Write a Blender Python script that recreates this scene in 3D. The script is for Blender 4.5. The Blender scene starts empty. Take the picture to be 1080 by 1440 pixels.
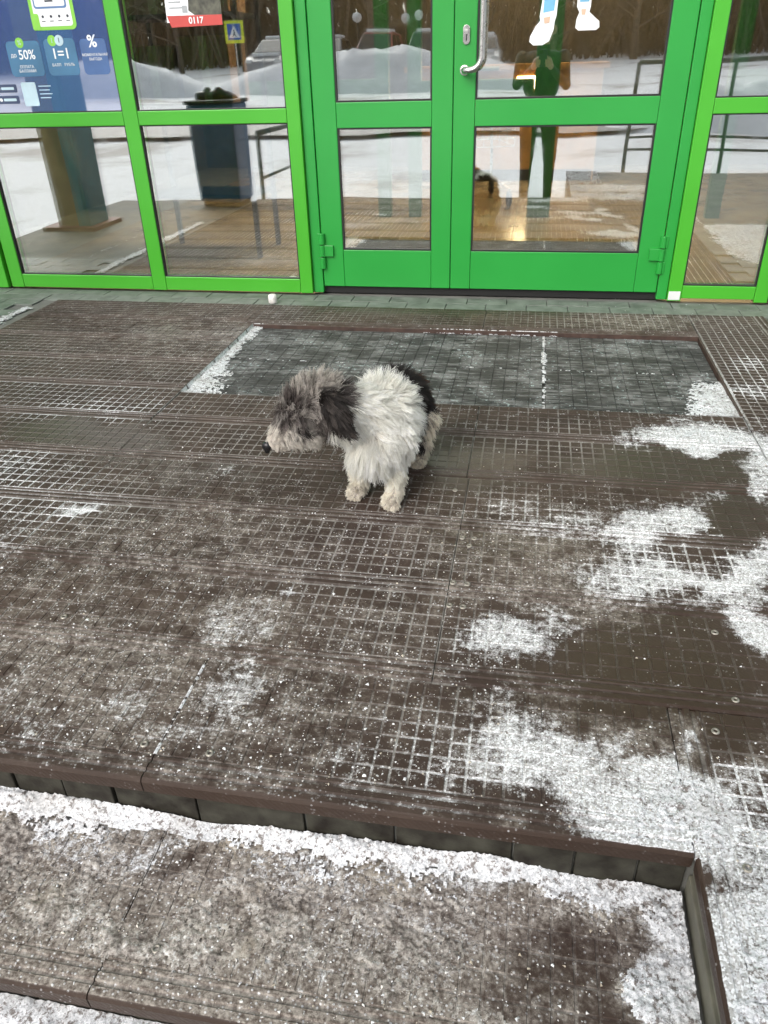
import bpy, bmesh, math, random
import numpy as np
from mathutils import Vector, Matrix
random.seed(7); np.random.seed(7)
R = math.radians
sc = bpy.context.scene
C = sc.collection

# ------------------------------------------------------------------ camera
CAM_H = 1.074                      # above the rubber treads
F_PX, CX, CY = 1069.93, 540.0, 720.0
AX_R = np.array([0.9838024, 0.17733006, -0.02620861])
AX_U = np.array([-0.06860217, 0.50753621, 0.85889507])
AX_F = np.array([-0.16560973, 0.84318506, -0.51148057])
cam_d = bpy.data.cameras.new('camera'); cam = bpy.data.objects.new('camera', cam_d); C.objects.link(cam)
m = Matrix.Identity(4)
for i in range(3):
    m[i][0], m[i][1], m[i][2] = AX_R[i], AX_U[i], -AX_F[i]
m[0][3], m[1][3], m[2][3] = 0, 0, CAM_H
cam.matrix_world = m
cam_d.sensor_fit = 'VERTICAL'; cam_d.sensor_height = 36; cam_d.sensor_width = 27
cam_d.lens = F_PX / 1440 * 36
cam_d.clip_start = 0.05; cam_d.clip_end = 2000
sc.camera = cam

# ------------------------------------------------------------------ sky, sun, exposure
SUN_EL, SUN_AZ = R(38), R(205)     # behind the camera, high thin overcast
w = bpy.data.worlds.new('World'); sc.world = w; w.use_nodes = True
nt = w.node_tree; nt.nodes.clear()
sky = nt.nodes.new('ShaderNodeTexSky'); sky.sky_type = 'NISHITA'; sky.sun_disc = False
sky.sun_elevation = SUN_EL; sky.sun_rotation = SUN_AZ; sky.dust_density = 4.0; sky.air_density = 1.0; sky.ozone_density = 1.0
hs = nt.nodes.new('ShaderNodeHueSaturation'); hs.inputs['Saturation'].default_value = 0.30
bg = nt.nodes.new('ShaderNodeBackground'); bg.inputs['Strength'].default_value = 0.15
wo = nt.nodes.new('ShaderNodeOutputWorld')
nt.links.new(sky.outputs[0], hs.inputs['Color']); nt.links.new(hs.outputs[0], bg.inputs[0]); nt.links.new(bg.outputs[0], wo.inputs[0])
sl = bpy.data.lights.new('sun', 'SUN'); sl.energy = 0.5; sl.angle = R(50); sl.color = (1.0, 0.97, 0.93)
so = bpy.data.objects.new('sun', sl); C.objects.link(so)
sd = Vector((math.sin(SUN_AZ) * math.cos(SUN_EL), math.cos(SUN_AZ) * math.cos(SUN_EL), math.sin(SUN_EL)))
so.rotation_euler = sd.to_track_quat('Z', 'Y').to_euler()
vs = sc.view_settings
sc.display_settings.display_device = 'sRGB'
vs.view_transform = 'Standard'; vs.look = 'None'; vs.gamma = 1; vs.use_curve_mapping = False
vs.exposure = 0.80
cy = sc.cycles
cy.use_denoising = True
cy.max_bounces = 10; cy.diffuse_bounces = 5; cy.glossy_bounces = 4; cy.transparent_max_bounces = 24; cy.transmission_bounces = 6
cy.sample_clamp_indirect = 6
cy.caustics_reflective = False; cy.caustics_refractive = False

# ------------------------------------------------------------------ helpers
def link(o, parent=None):
    C.objects.link(o)
    if parent is not None: o.parent = parent
    return o
def tag(o, label=None, cat=None, group=None, kind=None):
    if label: o['label'] = label
    if cat: o['category'] = cat
    if group: o['group'] = group
    if kind: o['kind'] = kind
    return o
def empty(name, loc=(0, 0, 0), rz=0.0):
    o = bpy.data.objects.new(name, None); o.location = loc; o.rotation_euler = (0, 0, rz); o.empty_display_size = .1
    return link(o)

class MB:
    """collects shapes, build() links them as one mesh object"""
    def __init__(s): s.v = []; s.f = []
    def add(s, verts, faces):
        b = len(s.v); s.v += [tuple(v) for v in verts]; s.f += [tuple(i + b for i in f) for f in faces]; return s
    def box(s, x0, x1, y0, y1, z0, z1, mat=None):
        vs_ = [(x, y, z) for z in (z0, z1) for y in (y0, y1) for x in (x0, x1)]
        if mat is not None: vs_ = [mat @ Vector(v) for v in vs_]
        return s.add(vs_, [(0, 2, 3, 1), (4, 5, 7, 6), (0, 1, 5, 4), (2, 6, 7, 3), (0, 4, 6, 2), (1, 3, 7, 5)])
    def tube(s, pts, rad, n=10, cap=True):
        pts = [Vector(p) for p in pts]
        rads = rad if isinstance(rad, (list, tuple)) else [rad] * len(pts)
        b = len(s.v); prev = None
        for i, p in enumerate(pts):
            t = (pts[min(i + 1, len(pts) - 1)] - pts[max(i - 1, 0)]).normalized()
            if prev is None:
                a = t.orthogonal().normalized()
            else:
                a = (prev - t * prev.dot(t)).normalized()
            prev = a; c = t.cross(a)
            for k in range(n):
                q = 2 * math.pi * k / n
                s.v.append(tuple(p + (a * math.cos(q) + c * math.sin(q)) * rads[i]))
        for i in range(len(pts) - 1):
            for k in range(n):
                k2 = (k + 1) % n
                s.f.append((b + i * n + k, b + i * n + k2, b + (i + 1) * n + k2, b + (i + 1) * n + k))
        if cap:
            s.f.append(tuple(b + k for k in range(n))[::-1]); s.f.append(tuple(b + (len(pts) - 1) * n + k for k in range(n)))
        return s
    def lathe(s, prof, n=24, c=(0, 0, 0)):
        b = len(s.v)
        for r_, z in prof:
            for k in range(n):
                q = 2 * math.pi * k / n; s.v.append((c[0] + r_ * math.cos(q), c[1] + r_ * math.sin(q), c[2] + z))
        for i in range(len(prof) - 1):
            for k in range(n):
                k2 = (k + 1) % n; s.f.append((b + i * n + k, b + i * n + k2, b + (i + 1) * n + k2, b + (i + 1) * n + k))
        s.f.append(tuple(b + k for k in range(n))[::-1]); s.f.append(tuple(b + (len(prof) - 1) * n + k for k in range(n)))
        return s
    def prism(s, poly, y0, y1):
        """poly of (x,z) extruded along y"""
        n = len(poly)
        v = [(x, y0, z) for x, z in poly] + [(x, y1, z) for x, z in poly]
        f = [tuple(range(n)), tuple(range(2 * n - 1, n - 1, -1))] + [(i, i + n, (i + 1) % n + n, (i + 1) % n) for i in range(n)]
        return s.add(v, f)
    def mesh(s, name):
        me = bpy.data.meshes.new(name); me.from_pydata(s.v, [], s.f); me.update(); return me
    def build(s, name, mat, parent=None, smooth=False, bevel=0, loc=None, rz=0):
        me = s.mesh(name); me.materials.append(mat)
        bm = bmesh.new(); bm.from_mesh(me); bmesh.ops.recalc_face_normals(bm, faces=bm.faces); bm.to_mesh(me); bm.free()
        if smooth: me.shade_smooth()
        o = bpy.data.objects.new(name, me)
        if bevel:
            b = o.modifiers.new('bevel', 'BEVEL'); b.width = bevel; b.segments = 2; b.limit_method = 'ANGLE'; b.angle_limit = R(40)
        if loc is not None: o.location = loc
        if rz: o.rotation_euler.z = rz
        return link(o, parent)

def new_mat(name):
    mt = bpy.data.materials.new(name); mt.use_nodes = True
    return mt, mt.node_tree.nodes, mt.node_tree.links, mt.node_tree.nodes['Principled BSDF']
def pmat(name, col, rough=.5, metal=0.0, var=.15, vscale=8, bump=0.0, bscale=60, spec=.5, col2=None, coat=0.0):
    mt, N, L, P = new_mat(name)
    tc = N.new('ShaderNodeTexCoord')
    nz = N.new('ShaderNodeTexNoise'); nz.inputs['Scale'].default_value = vscale; nz.inputs['Detail'].default_value = 6
    L.new(tc.outputs['Object'], nz.inputs['Vector'])
    rp = N.new('ShaderNodeValToRGB'); rp.color_ramp.elements[0].position = .3; rp.color_ramp.elements[1].position = .7
    c2 = col2 or tuple(min(1, c * (1 + var)) for c in col)
    c1 = col if col2 else tuple(c * (1 - var) for c in col)
    rp.color_ramp.elements[0].color = (*c1, 1); rp.color_ramp.elements[1].color = (*c2, 1)
    L.new(nz.outputs['Fac'], rp.inputs['Fac']); L.new(rp.outputs['Color'], P.inputs['Base Color'])
    P.inputs['Roughness'].default_value = rough; P.inputs['Metallic'].default_value = metal
    P.inputs['Specular IOR Level'].default_value = spec
    if coat: P.inputs['Coat Weight'].default_value = coat; P.inputs['Coat Roughness'].default_value = .15
    rr = N.new('ShaderNodeMapRange'); rr.inputs['To Min'].default_value = max(0, rough - .08); rr.inputs['To Max'].default_value = min(1, rough + .08)
    L.new(nz.outputs['Fac'], rr.inputs['Value']); L.new(rr.outputs[0], P.inputs['Roughness'])
    if bump:
        n2 = N.new('ShaderNodeTexNoise'); n2.inputs['Scale'].default_value = bscale; n2.inputs['Detail'].default_value = 5
        L.new(tc.outputs['Object'], n2.inputs['Vector'])
        bp = N.new('ShaderNodeBump'); bp.inputs['Strength'].default_value = bump; bp.inputs['Distance'].default_value = .004
        L.new(n2.outputs['Fac'], bp.inputs['Height']); L.new(bp.outputs[0], P.inputs['Normal'])
    return mt

class NB:
    """tiny node builder"""
    def __init__(s, mt): s.N = mt.node_tree.nodes; s.L = mt.node_tree.links
    def _in(s, sock, v):
        if isinstance(v, bpy.types.NodeSocket): s.L.new(v, sock)
        elif v is not None: sock.default_value = v
    def math(s, op, a, b=None, c=None, clamp=False):
        n = s.N.new('ShaderNodeMath'); n.operation = op; n.use_clamp = clamp
        for i, v in enumerate((a, b, c)): s._in(n.inputs[i], v) if v is not None else None
        return n.outputs[0]
    def ramp(s, v, a, b, lo=0.0, hi=1.0):
        n = s.N.new('ShaderNodeMapRange'); n.interpolation_type = 'SMOOTHSTEP'
        s._in(n.inputs['Value'], v); n.inputs['From Min'].default_value = a; n.inputs['From Max'].default_value = b
        n.inputs['To Min'].default_value = lo; n.inputs['To Max'].default_value = hi; return n.outputs[0]
    def noise(s, vec, scale, detail=4, rough=.55):
        n = s.N.new('ShaderNodeTexNoise'); n.inputs['Scale'].default_value = scale; n.inputs['Detail'].default_value = detail; n.inputs['Roughness'].default_value = rough
        s.L.new(vec, n.inputs['Vector']); return n.outputs['Fac']
    def voronoi(s, vec, scale):
        n = s.N.new('ShaderNodeTexVoronoi'); n.inputs['Scale'].default_value = scale
        s.L.new(vec, n.inputs['Vector']); return n.outputs
    def mix(s, f, a, b):
        n = s.N.new('ShaderNodeMix'); n.data_type = 'RGBA'
        s._in(n.inputs[0], f); s._in(n.inputs[6], (*a, 1) if isinstance(a, tuple) else a); s._in(n.inputs[7], (*b, 1) if isinstance(b, tuple) else b)
        return n.outputs[2]
    def attr(s, name):
        n = s.N.new('ShaderNodeAttribute'); n.attribute_name = name; return n.outputs
    def pos(s):
        return s.N.new('ShaderNodeNewGeometry').outputs['Position']
    def bump(s, h, strength, dist):
        n = s.N.new('ShaderNodeBump'); n.inputs['Strength'].default_value = strength; n.inputs['Distance'].default_value = dist
        s.L.new(h, n.inputs['Height']); return n.outputs[0]

# numpy value noise
def _hash(ix, iy, seed):
    h = (ix.astype(np.int64) * 374761393 + iy.astype(np.int64) * 668265263 + seed * 1442695041) & 0xFFFFFFFF
    h = ((h ^ (h >> 13)) * 1274126177) & 0xFFFFFFFF
    return ((h ^ (h >> 16)) & 0xFFFF) / 65535.0
def vnoise(x, y, scale, seed=0):
    x = np.asarray(x) * scale; y = np.asarray(y) * scale
    ix = np.floor(x); iy = np.floor(y); fx = x - ix; fy = y - iy
    fx = fx * fx * (3 - 2 * fx); fy = fy * fy * (3 - 2 * fy)
    a = _hash(ix, iy, seed); b = _hash(ix + 1, iy, seed); c = _hash(ix, iy + 1, seed); d = _hash(ix + 1, iy + 1, seed)
    return a + (b - a) * fx + (c - a) * fy + (a - b - c + d) * fx * fy
def fbm(x, y, scale, oct=4, seed=0, gain=.55):
    s = 0; a = 1; t = 0
    for i in range(oct):
        s = s + a * vnoise(x, y, scale * 2.03 ** i, seed + i * 17); t += a; a *= gain
    return s / t
def to_px(x, y, z=0.0):
    x = np.asarray(x, float); y = np.asarray(y, float); z = np.asarray(z, float) - CAM_H
    dep = x * AX_F[0] + y * AX_F[1] + z * AX_F[2]; dep = np.maximum(dep, .15)
    return (CX + F_PX * (x * AX_R[0] + y * AX_R[1] + z * AX_R[2]) / dep, CY - F_PX * (x * AX_U[0] + y * AX_U[1] + z * AX_U[2]) / dep)
def G(u, v, z=0.0):
    d = (u - CX) / F_PX * AX_R - (v - CY) / F_PX * AX_U + AX_F
    t = (z - CAM_H) / d[2]; return (d[0] * t, d[1] * t)

# ---- where snow, slush film, wet rubber and groove frost lie (measured on the photograph, laid on the ground)
SNOW = [(1000, 622, 115, 26, 4, 1.), (1072, 655, 40, 50, 0, 1.), (930, 612, 60, 16, 4, .8),
        (1000, 735, 115, 34, 6, .95), (905, 740, 55, 42, 20, .85), (1065, 800, 60, 60, 0, .95), (910, 812, 95, 52, 0, .78), (990, 825, 70, 40, 0, .8), (960, 870, 70, 16, 6, .6),
        (1082, 890, 45, 45, 0, 1.), (735, 908, 80, 42, 8, .8), (790, 870, 60, 24, 20, .62), (690, 905, 50, 30, 0, .7), (1075, 960, 40, 40, 0, .5), (790, 740, 140, 34, 4, .55),
        (915, 1128, 125, 95, 12, 1.3), (800, 1062, 170, 72, 6, .85), (720, 1075, 110, 66, 6, .72), (860, 1005, 90, 26, 6, .68), (1045, 1120, 80, 70, 30, .6), (1000, 1180, 30, 45, 0, .9),
        (1080, 1350, 95, 190, 0, 1.3), (1060, 1235, 70, 40, 0, .9),
        (10, 655, 70, 30, 0, .45), (10, 745, 50, 30, 0, .42), (95, 714, 22, 9, 0, .85), (330, 885, 75, 32, 0, .62), (400, 845, 36, 18, 0, .6), (428, 838, 12, 16, 0, .9), (318, 672, 26, 12, 0, .65),
        (300, 1000, 130, 60, 0, .48), (215, 965, 50, 40, 0, .55), (330, 960, 60, 50, 0, .55), (60, 1010, 90, 60, 0, .45), (10, 960, 60, 70, 0, .45), (500, 1060, 60, 40, 0, .4), (540, 1120, 260, 14, 7, .42), (610, 1085, 60, 40, 0, .45),
        (120, 572, 60, 10, 0, .42), (700, 660, 30, 16, 0, .42), (1050, 545, 45, 12, 0, .6), (1060, 515, 30, 9, 0, .5)]
HOLES = [(985, 752, 52, 12, 4, .55), (1000, 800, 40, 10, 3, .35), (925, 842, 50, 10, 0, .3), (940, 960, 140, 75, 8, .9), (1040, 985, 60, 36, 0, .8), (950, 660, 100, 22, 4, .8), (1055, 730, 50, 26, 8, .8), (1015, 1040, 45, 36, 0, .85), (880, 1085, 28, 14, 0, .25),
         (800, 1350, 110, 60, -10, .8), (830, 1425, 140, 34, 0, .75), (700, 1400, 90, 40, 0, .5), (240, 1210, 60, 20, -12, .5), (200, 1270, 60, 40, 0, .35)]
WET = [(930, 955, 160, 85, 8, 1.), (1050, 985, 70, 50, 0, .9), (940, 655, 160, 26, 4, 1.), (1040, 720, 70, 36, 0, 1.), (660, 655, 90, 40, 5, .8), (120, 612, 105, 30, 6, .9), (260, 660, 120, 20, 4, .5), (700, 470, 300, 30, 0, .3), (1020, 1040, 60, 40, 0, .9),
       (800, 1370, 130, 70, 0, .6), (860, 1200, 160, 20, 7, .4), (560, 690, 80, 50, 0, .5), (230, 470, 60, 12, 0, .6), (330, 470, 60, 14, 0, .5), (640, 432, 220, 16, 1, .8), (540, 1000, 120, 20, 6, .4), (700, 760, 130, 26, 5, .6), (900, 1000, 240, 14, 7, .6), (300, 700, 200, 12, 4, .3)]
FILM = [(150, 950, 330, 120, 6, .68), (480, 960, 220, 90, 6, .45), (820, 820, 200, 80, 4, .7), (900, 1060, 200, 90, 6, .9), (250, 760, 300, 90, 4, .55), (520, 900, 200, 90, 6, .5), (200, 660, 200, 50, 4, .4), (620, 760, 120, 50, 4, .5), (300, 1000, 330, 120, 6, .6), (100, 830, 200, 90, 4, .5), (350, 880, 120, 60, 0, .75), (760, 1050, 200, 70, 6, .7), (680, 830, 150, 60, 0, .55), (770, 745, 150, 50, 4, .65), (150, 760, 160, 50, 0, .5), (260, 480, 260, 60, 0, .45), (470, 800, 120, 60, 0, .35),
        (250, 1300, 560, 190, 6, 1.), (640, 1290, 240, 130, 0, .8), (100, 700, 120, 30, 0, .4), (900, 450, 120, 20, 0, .6), (600, 880, 120, 60, 0, .35)]
FROST = [(90, 560, 190, 55, 4, 1.15), (30, 500, 100, 40, 0, 1.0), (50, 690, 170, 60, 4, 1.15), (1040, 500, 70, 110, 0, .95), (180, 570, 70, 22, 0, 1.5), (850, 440, 140, 26, 2, .75), (300, 620, 160, 60, 4, .6), (520, 780, 220, 90, 5, .55), (620, 1060, 140, 80, 6, .6), (760, 620, 200, 30, 4, .55), (560, 880, 180, 80, 6, .5),
         (280, 430, 200, 30, 0, .55), (230, 520, 150, 50, 0, .7), (1040, 1130, 80, 90, 0, .8), (450, 435, 120, 20, 0, .6), (300, 560, 150, 40, 0, .5), (700, 730, 160, 60, 4, .5), (960, 790, 120, 80, 0, .6)]
def ell(lst, u, v, soft=.75):
    out = np.zeros_like(u)
    for cx, cy_, rx, ry, rot, amp in lst:
        c, s = math.cos(R(rot)), math.sin(R(rot)); du = u - cx; dv = v - cy_
        d = np.sqrt(((du * c + dv * s) / rx) ** 2 + ((-du * s + dv * c) / ry) ** 2)
        k = np.clip((1 + soft - d) / (2 * soft), 0, 1); k = k * k * (3 - 2 * k)
        out = np.maximum(out, amp * k)
    return out
def maps(x, y, z=0.0):
    u, v = to_px(x, y, z)
    wx_ = (fbm(x, y, 7, 4, 41) - .5); wy_ = (fbm(x, y, 7, 4, 43) - .5); k_ = np.clip((v - 380) / 500, .15, 1.2)
    u = np.clip(u + wx_ * 150 * k_, -60, 1140); v = np.clip(v + wy_ * 110 * k_, 380, 1500)
    hole = ell(HOLES, u, v, .3)
    cov = ell(SNOW, u, v, .85) * (1 - hole)
    cov = cov * (.62 + .5 * fbm(x, y, 9, 3, 31) + .36 * fbm(x, y, 26, 3, 33))
    return cov, ell(WET, u, v, .5), ell(FILM, u, v, .8) * (1 - .7 * hole), np.maximum(.22, ell(FROST, u, v, .7))

# ------------------------------------------------------------------ materials
GREEN_DOOR = pmat('door_green_paint', (.018, .29, .040), .36, var=.05, vscale=3, bump=.03, bscale=25, coat=.2)
GREEN_FRAME = pmat('frame_green_paint', (.055, .37, .020), .4, var=.05, vscale=3, bump=.03, bscale=25, coat=.15)
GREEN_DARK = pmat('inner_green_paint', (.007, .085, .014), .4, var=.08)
RUBBER_SEAL = pmat('black_gasket', (.008, .008, .008), .6)
STEEL = pmat('brushed_steel', (.55, .54, .52), .28, 1.0, var=.08, vscale=30)
STONE = pmat('grey_green_paver', (.15, .165, .145), .55, var=.35, vscale=14, bump=.25, bscale=60)
CONCRETE = pmat('grey_concrete', (.16, .16, .145), .8, var=.25, vscale=6, bump=.3)
TILE = pmat('green_grey_riser_tile', (.012, .009, .0065), .65, vscale=22, bump=.6, bscale=40, spec=.2, col2=(.058, .056, .043))
WOOD_GREY = pmat('grey_weathered_side', (.13, .125, .095), .6, var=.5, vscale=10, bump=.25)

def glass_mat(name, refl=.22, tint=(.86, .90, .88)):
    mt = bpy.data.materials.new(name); mt.use_nodes = True; N = mt.node_tree.nodes; L = mt.node_tree.links; N.clear(); b = NB(mt)
    out = N.new('ShaderNodeOutputMaterial'); mx = N.new('ShaderNodeMixShader')
    tr = N.new('ShaderNodeBsdfTransparent'); tr.inputs[0].default_value = (*tint, 1)
    gl = N.new('ShaderNodeBsdfGlossy'); gl.inputs['Roughness'].default_value = 0.012; gl.inputs['Color'].default_value = (.97, 1, 1, 1); L.new(b.ramp(b.noise(b.pos(), 9, 5, .7), .45, .75, .008, .05), gl.inputs['Roughness'])
    p = b.pos(); nz = b.noise(p, 1.7, 1); bp = b.bump(nz, .10, .012); L.new(bp, gl.inputs['Normal'])
    fr = N.new('ShaderNodeFresnel'); fr.inputs['IOR'].default_value = 1.5
    f = b.math('ADD', fr.outputs[0], refl - .04, clamp=True)
    L.new(f, mx.inputs[0]); L.new(tr.outputs[0], mx.inputs[1]); L.new(gl.outputs[0], mx.inputs[2]); L.new(mx.outputs[0], out.inputs[0])
    return mt
GLASS = glass_mat('window_glass', .38)

# snow
def snow_mat(name):
    mt, N, L, P = new_mat(name); b = NB(mt); p = b.pos()
    n1 = b.noise(p, 45, 6, .7); n2 = b.noise(p, 6, 5, .6); n3 = b.noise(p, 300, 3, .7); n4 = b.noise(p, 120, 5, .75)
    v = b.voronoi(p, 330); sp = N.new('ShaderNodeSeparateColor'); L.new(v['Color'], sp.inputs[0])
    c = b.mix(b.ramp(sp.outputs[0], .05, .75), (.50, .515, .53), (.80, .81, .825))
    c = b.mix(b.math('MULTIPLY', b.ramp(n1, .50, .70), .5), c, (.50, .495, .485))
    c = b.mix(b.math('MULTIPLY', b.ramp(n2, .48, .66), .5), c, (.42, .40, .375))
    c = b.mix(b.math('MULTIPLY', b.ramp(b.math('ADD', n4, b.math('MULTIPLY', n1, .5)), .76, .87), .9), c, (.13, .105, .09))
    L.new(c, P.inputs['Base Color']); P.inputs['Roughness'].default_value = .5
    h = b.math('ADD', b.math('MULTIPLY', n3, .6), b.math('MULTIPLY', sp.outputs[1], .35)); h = b.math('ADD', h, b.math('MULTIPLY', n4, .9))
    L.new(b.bump(h, .5, .003), P.inputs['Normal'])
    return mt
SNOW_M = snow_mat('trodden_snow')
def slush_mat():
    mt, N, L, P = new_mat('grey_slush'); b = NB(mt); p = b.pos()
    n1 = b.noise(p, 40, 8, .75); n2 = b.noise(p, 7, 5, .6); n3 = b.noise(p, 170, 4, .7); v = b.voronoi(p, 300); sp = N.new('ShaderNodeSeparateColor'); L.new(v['Color'], sp.inputs[0])
    c = b.mix(b.ramp(b.math('ADD', b.math('MULTIPLY', n1, .75), b.math('MULTIPLY', n3, .45)), .48, .72), (.085, .067, .055), (.45, .415, .37))
    c = b.mix(b.math('MULTIPLY', b.ramp(n2, .50, .68), .5), c, (.40, .35, .27))
    c = b.mix(b.ramp(b.math('ADD', b.math('MULTIPLY', n1, .7), b.math('MULTIPLY', sp.outputs[0], .22)), .54, .64), c, (.66, .655, .64))
    L.new(c, P.inputs['Base Color']); P.inputs['Roughness'].default_value = .38
    h = b.math('ADD', b.math('MULTIPLY', n1, 1.2), b.math('MULTIPLY', n3, .6)); L.new(b.bump(h, .6, .005), P.inputs['Normal']); return mt
SLUSH = slush_mat()
def lot_snow_mat():
    mt, N, L, P = new_mat('lot_snow'); b = NB(mt); p = b.pos()
    n = b.noise(p, .35, 6, .6); n2 = b.noise(p, 2.5, 5, .7)
    c = b.mix(b.ramp(n, .5, .68), (.80, .81, .83), (.42, .40, .38))
    c = b.mix(b.math('MULTIPLY', b.ramp(n2, .55, .7), .35), c, (.5, .48, .46))
    L.new(c, P.inputs['Base Color']); P.inputs['Roughness'].default_value = .7
    L.new(b.bump(n2, .6, .05), P.inputs['Normal']); return mt
LOT_SNOW = lot_snow_mat()
CLEAN_SNOW = pmat('piled_snow', (.78, .79, .81), .7, var=.08, vscale=3, bump=.8, bscale=9)

# rubber tread
def tread_mat():
    mt, N, L, P = new_mat('brown_rubber_tread'); b = NB(mt); p = b.pos()
    cov = b.attr('cov')['Fac']; wet = b.attr('wet')['Fac']; film = b.attr('film')['Fac']; frost = b.attr('frost')['Fac']; gro = b.attr('groove')['Fac']
    oi = N.new('ShaderNodeObjectInfo').outputs['Random']
    n1 = b.noise(p, 62, 8, .74); n2 = b.noise(p, 5, 5, .6); n3 = b.noise(p, 17, 6, .68); n4 = b.noise(p, 260, 3, .7); n5 = b.noise(p, 150, 4, .7)
    base = b.mix(b.ramp(n2, .35, .65), (.040, .0265, .0200), (.070, .049, .038))
    base = b.mix(b.math('MULTIPLY', oi, .4), base, (.040, .027, .022))
    base = b.mix(b.math('MULTIPLY', b.ramp(n1, .54, .72), .4), base, (.20, .178, .155))
    wetm = b.math('MULTIPLY', wet, b.ramp(b.math('ADD', n3, b.math('MULTIPLY', wet, .35)), .42, .72))
    base = b.mix(wetm, base, (.040, .025, .0175))
    dry = b.math('SUBTRACT', 1.0, b.math('MULTIPLY', wetm, .75))
    # pale dust packed in the grooves
    gd = b.math('MULTIPLY', b.math('MULTIPLY', gro, b.ramp(b.math('ADD', b.math('ADD', n3, b.math('MULTIPLY', n1, .7)), b.math('MULTIPLY', frost, .5)), .80, 1.25)), dry)
    base = b.mix(b.math('MULTIPLY', gd, .70), base, (.36, .345, .32))
    # slush film
    fm = b.ramp(b.math('ADD', b.math('ADD', b.math('MULTIPLY', film, .56), b.math('MULTIPLY', n3, .8)), b.math('MULTIPLY', n1, .5)), .82, 1.22)
    base = b.mix(b.math('MULTIPLY', b.math('MULTIPLY', fm, .85), b.ramp(n5, .30, .60, .45, 1.0)), base, b.mix(b.ramp(b.math('ADD', b.math('MULTIPLY', n1, .7), b.math('MULTIPLY', n5, .5)), .42, .78), (.095, .074, .060), (.44, .40, .35)))
    # frost and snow dust: fills grooves first, then lies on the pads
    s = b.math('ADD', b.math('MULTIPLY', cov, .83), b.math('MULTIPLY', b.math('MULTIPLY', gro, b.math('POWER', frost, 1.4)), .50))
    s = b.math('ADD', s, b.math('MULTIPLY', b.math('SUBTRACT', n1, .5), 1.45))
    s = b.math('ADD', s, b.math('MULTIPLY', b.math('SUBTRACT', n3, .5), .8))
    s = b.math('ADD', s, b.math('MULTIPLY', b.math('SUBTRACT', n4, .5), .5))
    s = b.math('SUBTRACT', s, b.math('MULTIPLY', wetm, .25))
    sm = b.ramp(s, .38, .74)
    vo = b.voronoi(p, 120); sp = b.math('MULTIPLY', b.ramp(vo['Distance'], .30, .16), b.ramp(b.math('ADD', n3, b.math('MULTIPLY', film, .16)), .50, .64))
    sp = b.math('MULTIPLY', sp, dry)
    sm = b.math('MAXIMUM', sm, b.math('MULTIPLY', sp, .7))
    v2 = b.voronoi(p, 330); sc_ = N.new('ShaderNodeSeparateColor'); L.new(v2['Color'], sc_.inputs[0])
    sm = b.math('MULTIPLY', sm, b.ramp(sc_.outputs[1], .0, .6, .6, 1.0))
    base = b.mix(sm, base, b.mix(b.ramp(sc_.outputs[0], .05, .8), (.44, .435, .42), (.84, .85, .865)))
    L.new(base, P.inputs['Base Color'])
    ro = b.math('SUBTRACT', .66, b.math('MULTIPLY', wetm, .36)); L.new(ro, P.inputs['Roughness'])
    P.inputs['Specular IOR Level'].default_value = .22
    tc = N.new('ShaderNodeTexCoord'); wv = N.new('ShaderNodeTexWave'); wv.bands_direction = 'DIAGONAL'; wv.inputs['Scale'].default_value = 55; L.new(tc.outputs['Object'], wv.inputs['Vector'])
    h = b.math('ADD', b.math('MULTIPLY', sm, 1.0), b.math('ADD', b.math('MULTIPLY', n1, .7), b.math('MULTIPLY', b.math('MULTIPLY', wv.outputs['Fac'], .09), b.math('SUBTRACT', 1.0, fm))))
    L.new(b.bump(h, .5, .003), P.inputs['Normal'])
    return mt
TREAD = tread_mat()

# ------------------------------------------------------------------ ground and platform
PZ = -0.012                        # top of the slab under the treads
STEP = 0.115
GZ = -3 * STEP
def lot_height(x, y):
    d = np.maximum(0, -np.asarray(y) - 6)
    return GZ + d * .032 + .10 * (fbm(x, y, .25, 3, 5) - .5) * np.clip(d / 4, 0, 1)
def build_ground():
    xs = np.concatenate([np.linspace(-400, -60, 8), np.linspace(-55, 45, 101), np.linspace(50, 400, 8)])
    ys = np.concatenate([np.linspace(-400, -75, 8), np.linspace(-70, 20, 91), np.linspace(25, 400, 6)])
    X, Y = np.meshgrid(xs, ys); Z = np.minimum(lot_height(X, Y), 3.2)
    nx, ny = len(xs), len(ys)
    v = np.stack([X.ravel(), Y.ravel(), Z.ravel()], 1)
    f = [(j * nx + i, j * nx + i + 1, (j + 1) * nx + i + 1, (j + 1) * nx + i) for j in range(ny - 1) for i in range(nx - 1)]
    mb = MB(); mb.add(v.tolist(), f); o = mb.build('ground', LOT_SNOW, smooth=True); tag(o, kind='structure')
build_ground()
EDGE_Y, NOTCH_X, LEFT_X, FAC_Y = .81, .316, -3.82, 3.97
plat = MB()
plat.box(LEFT_X, NOTCH_X + .02, EDGE_Y + .02, FAC_Y + .3, GZ - .05, PZ)
plat.box(NOTCH_X + .02, 3.6, -.9, FAC_Y + .3, GZ - .05, PZ)
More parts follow.
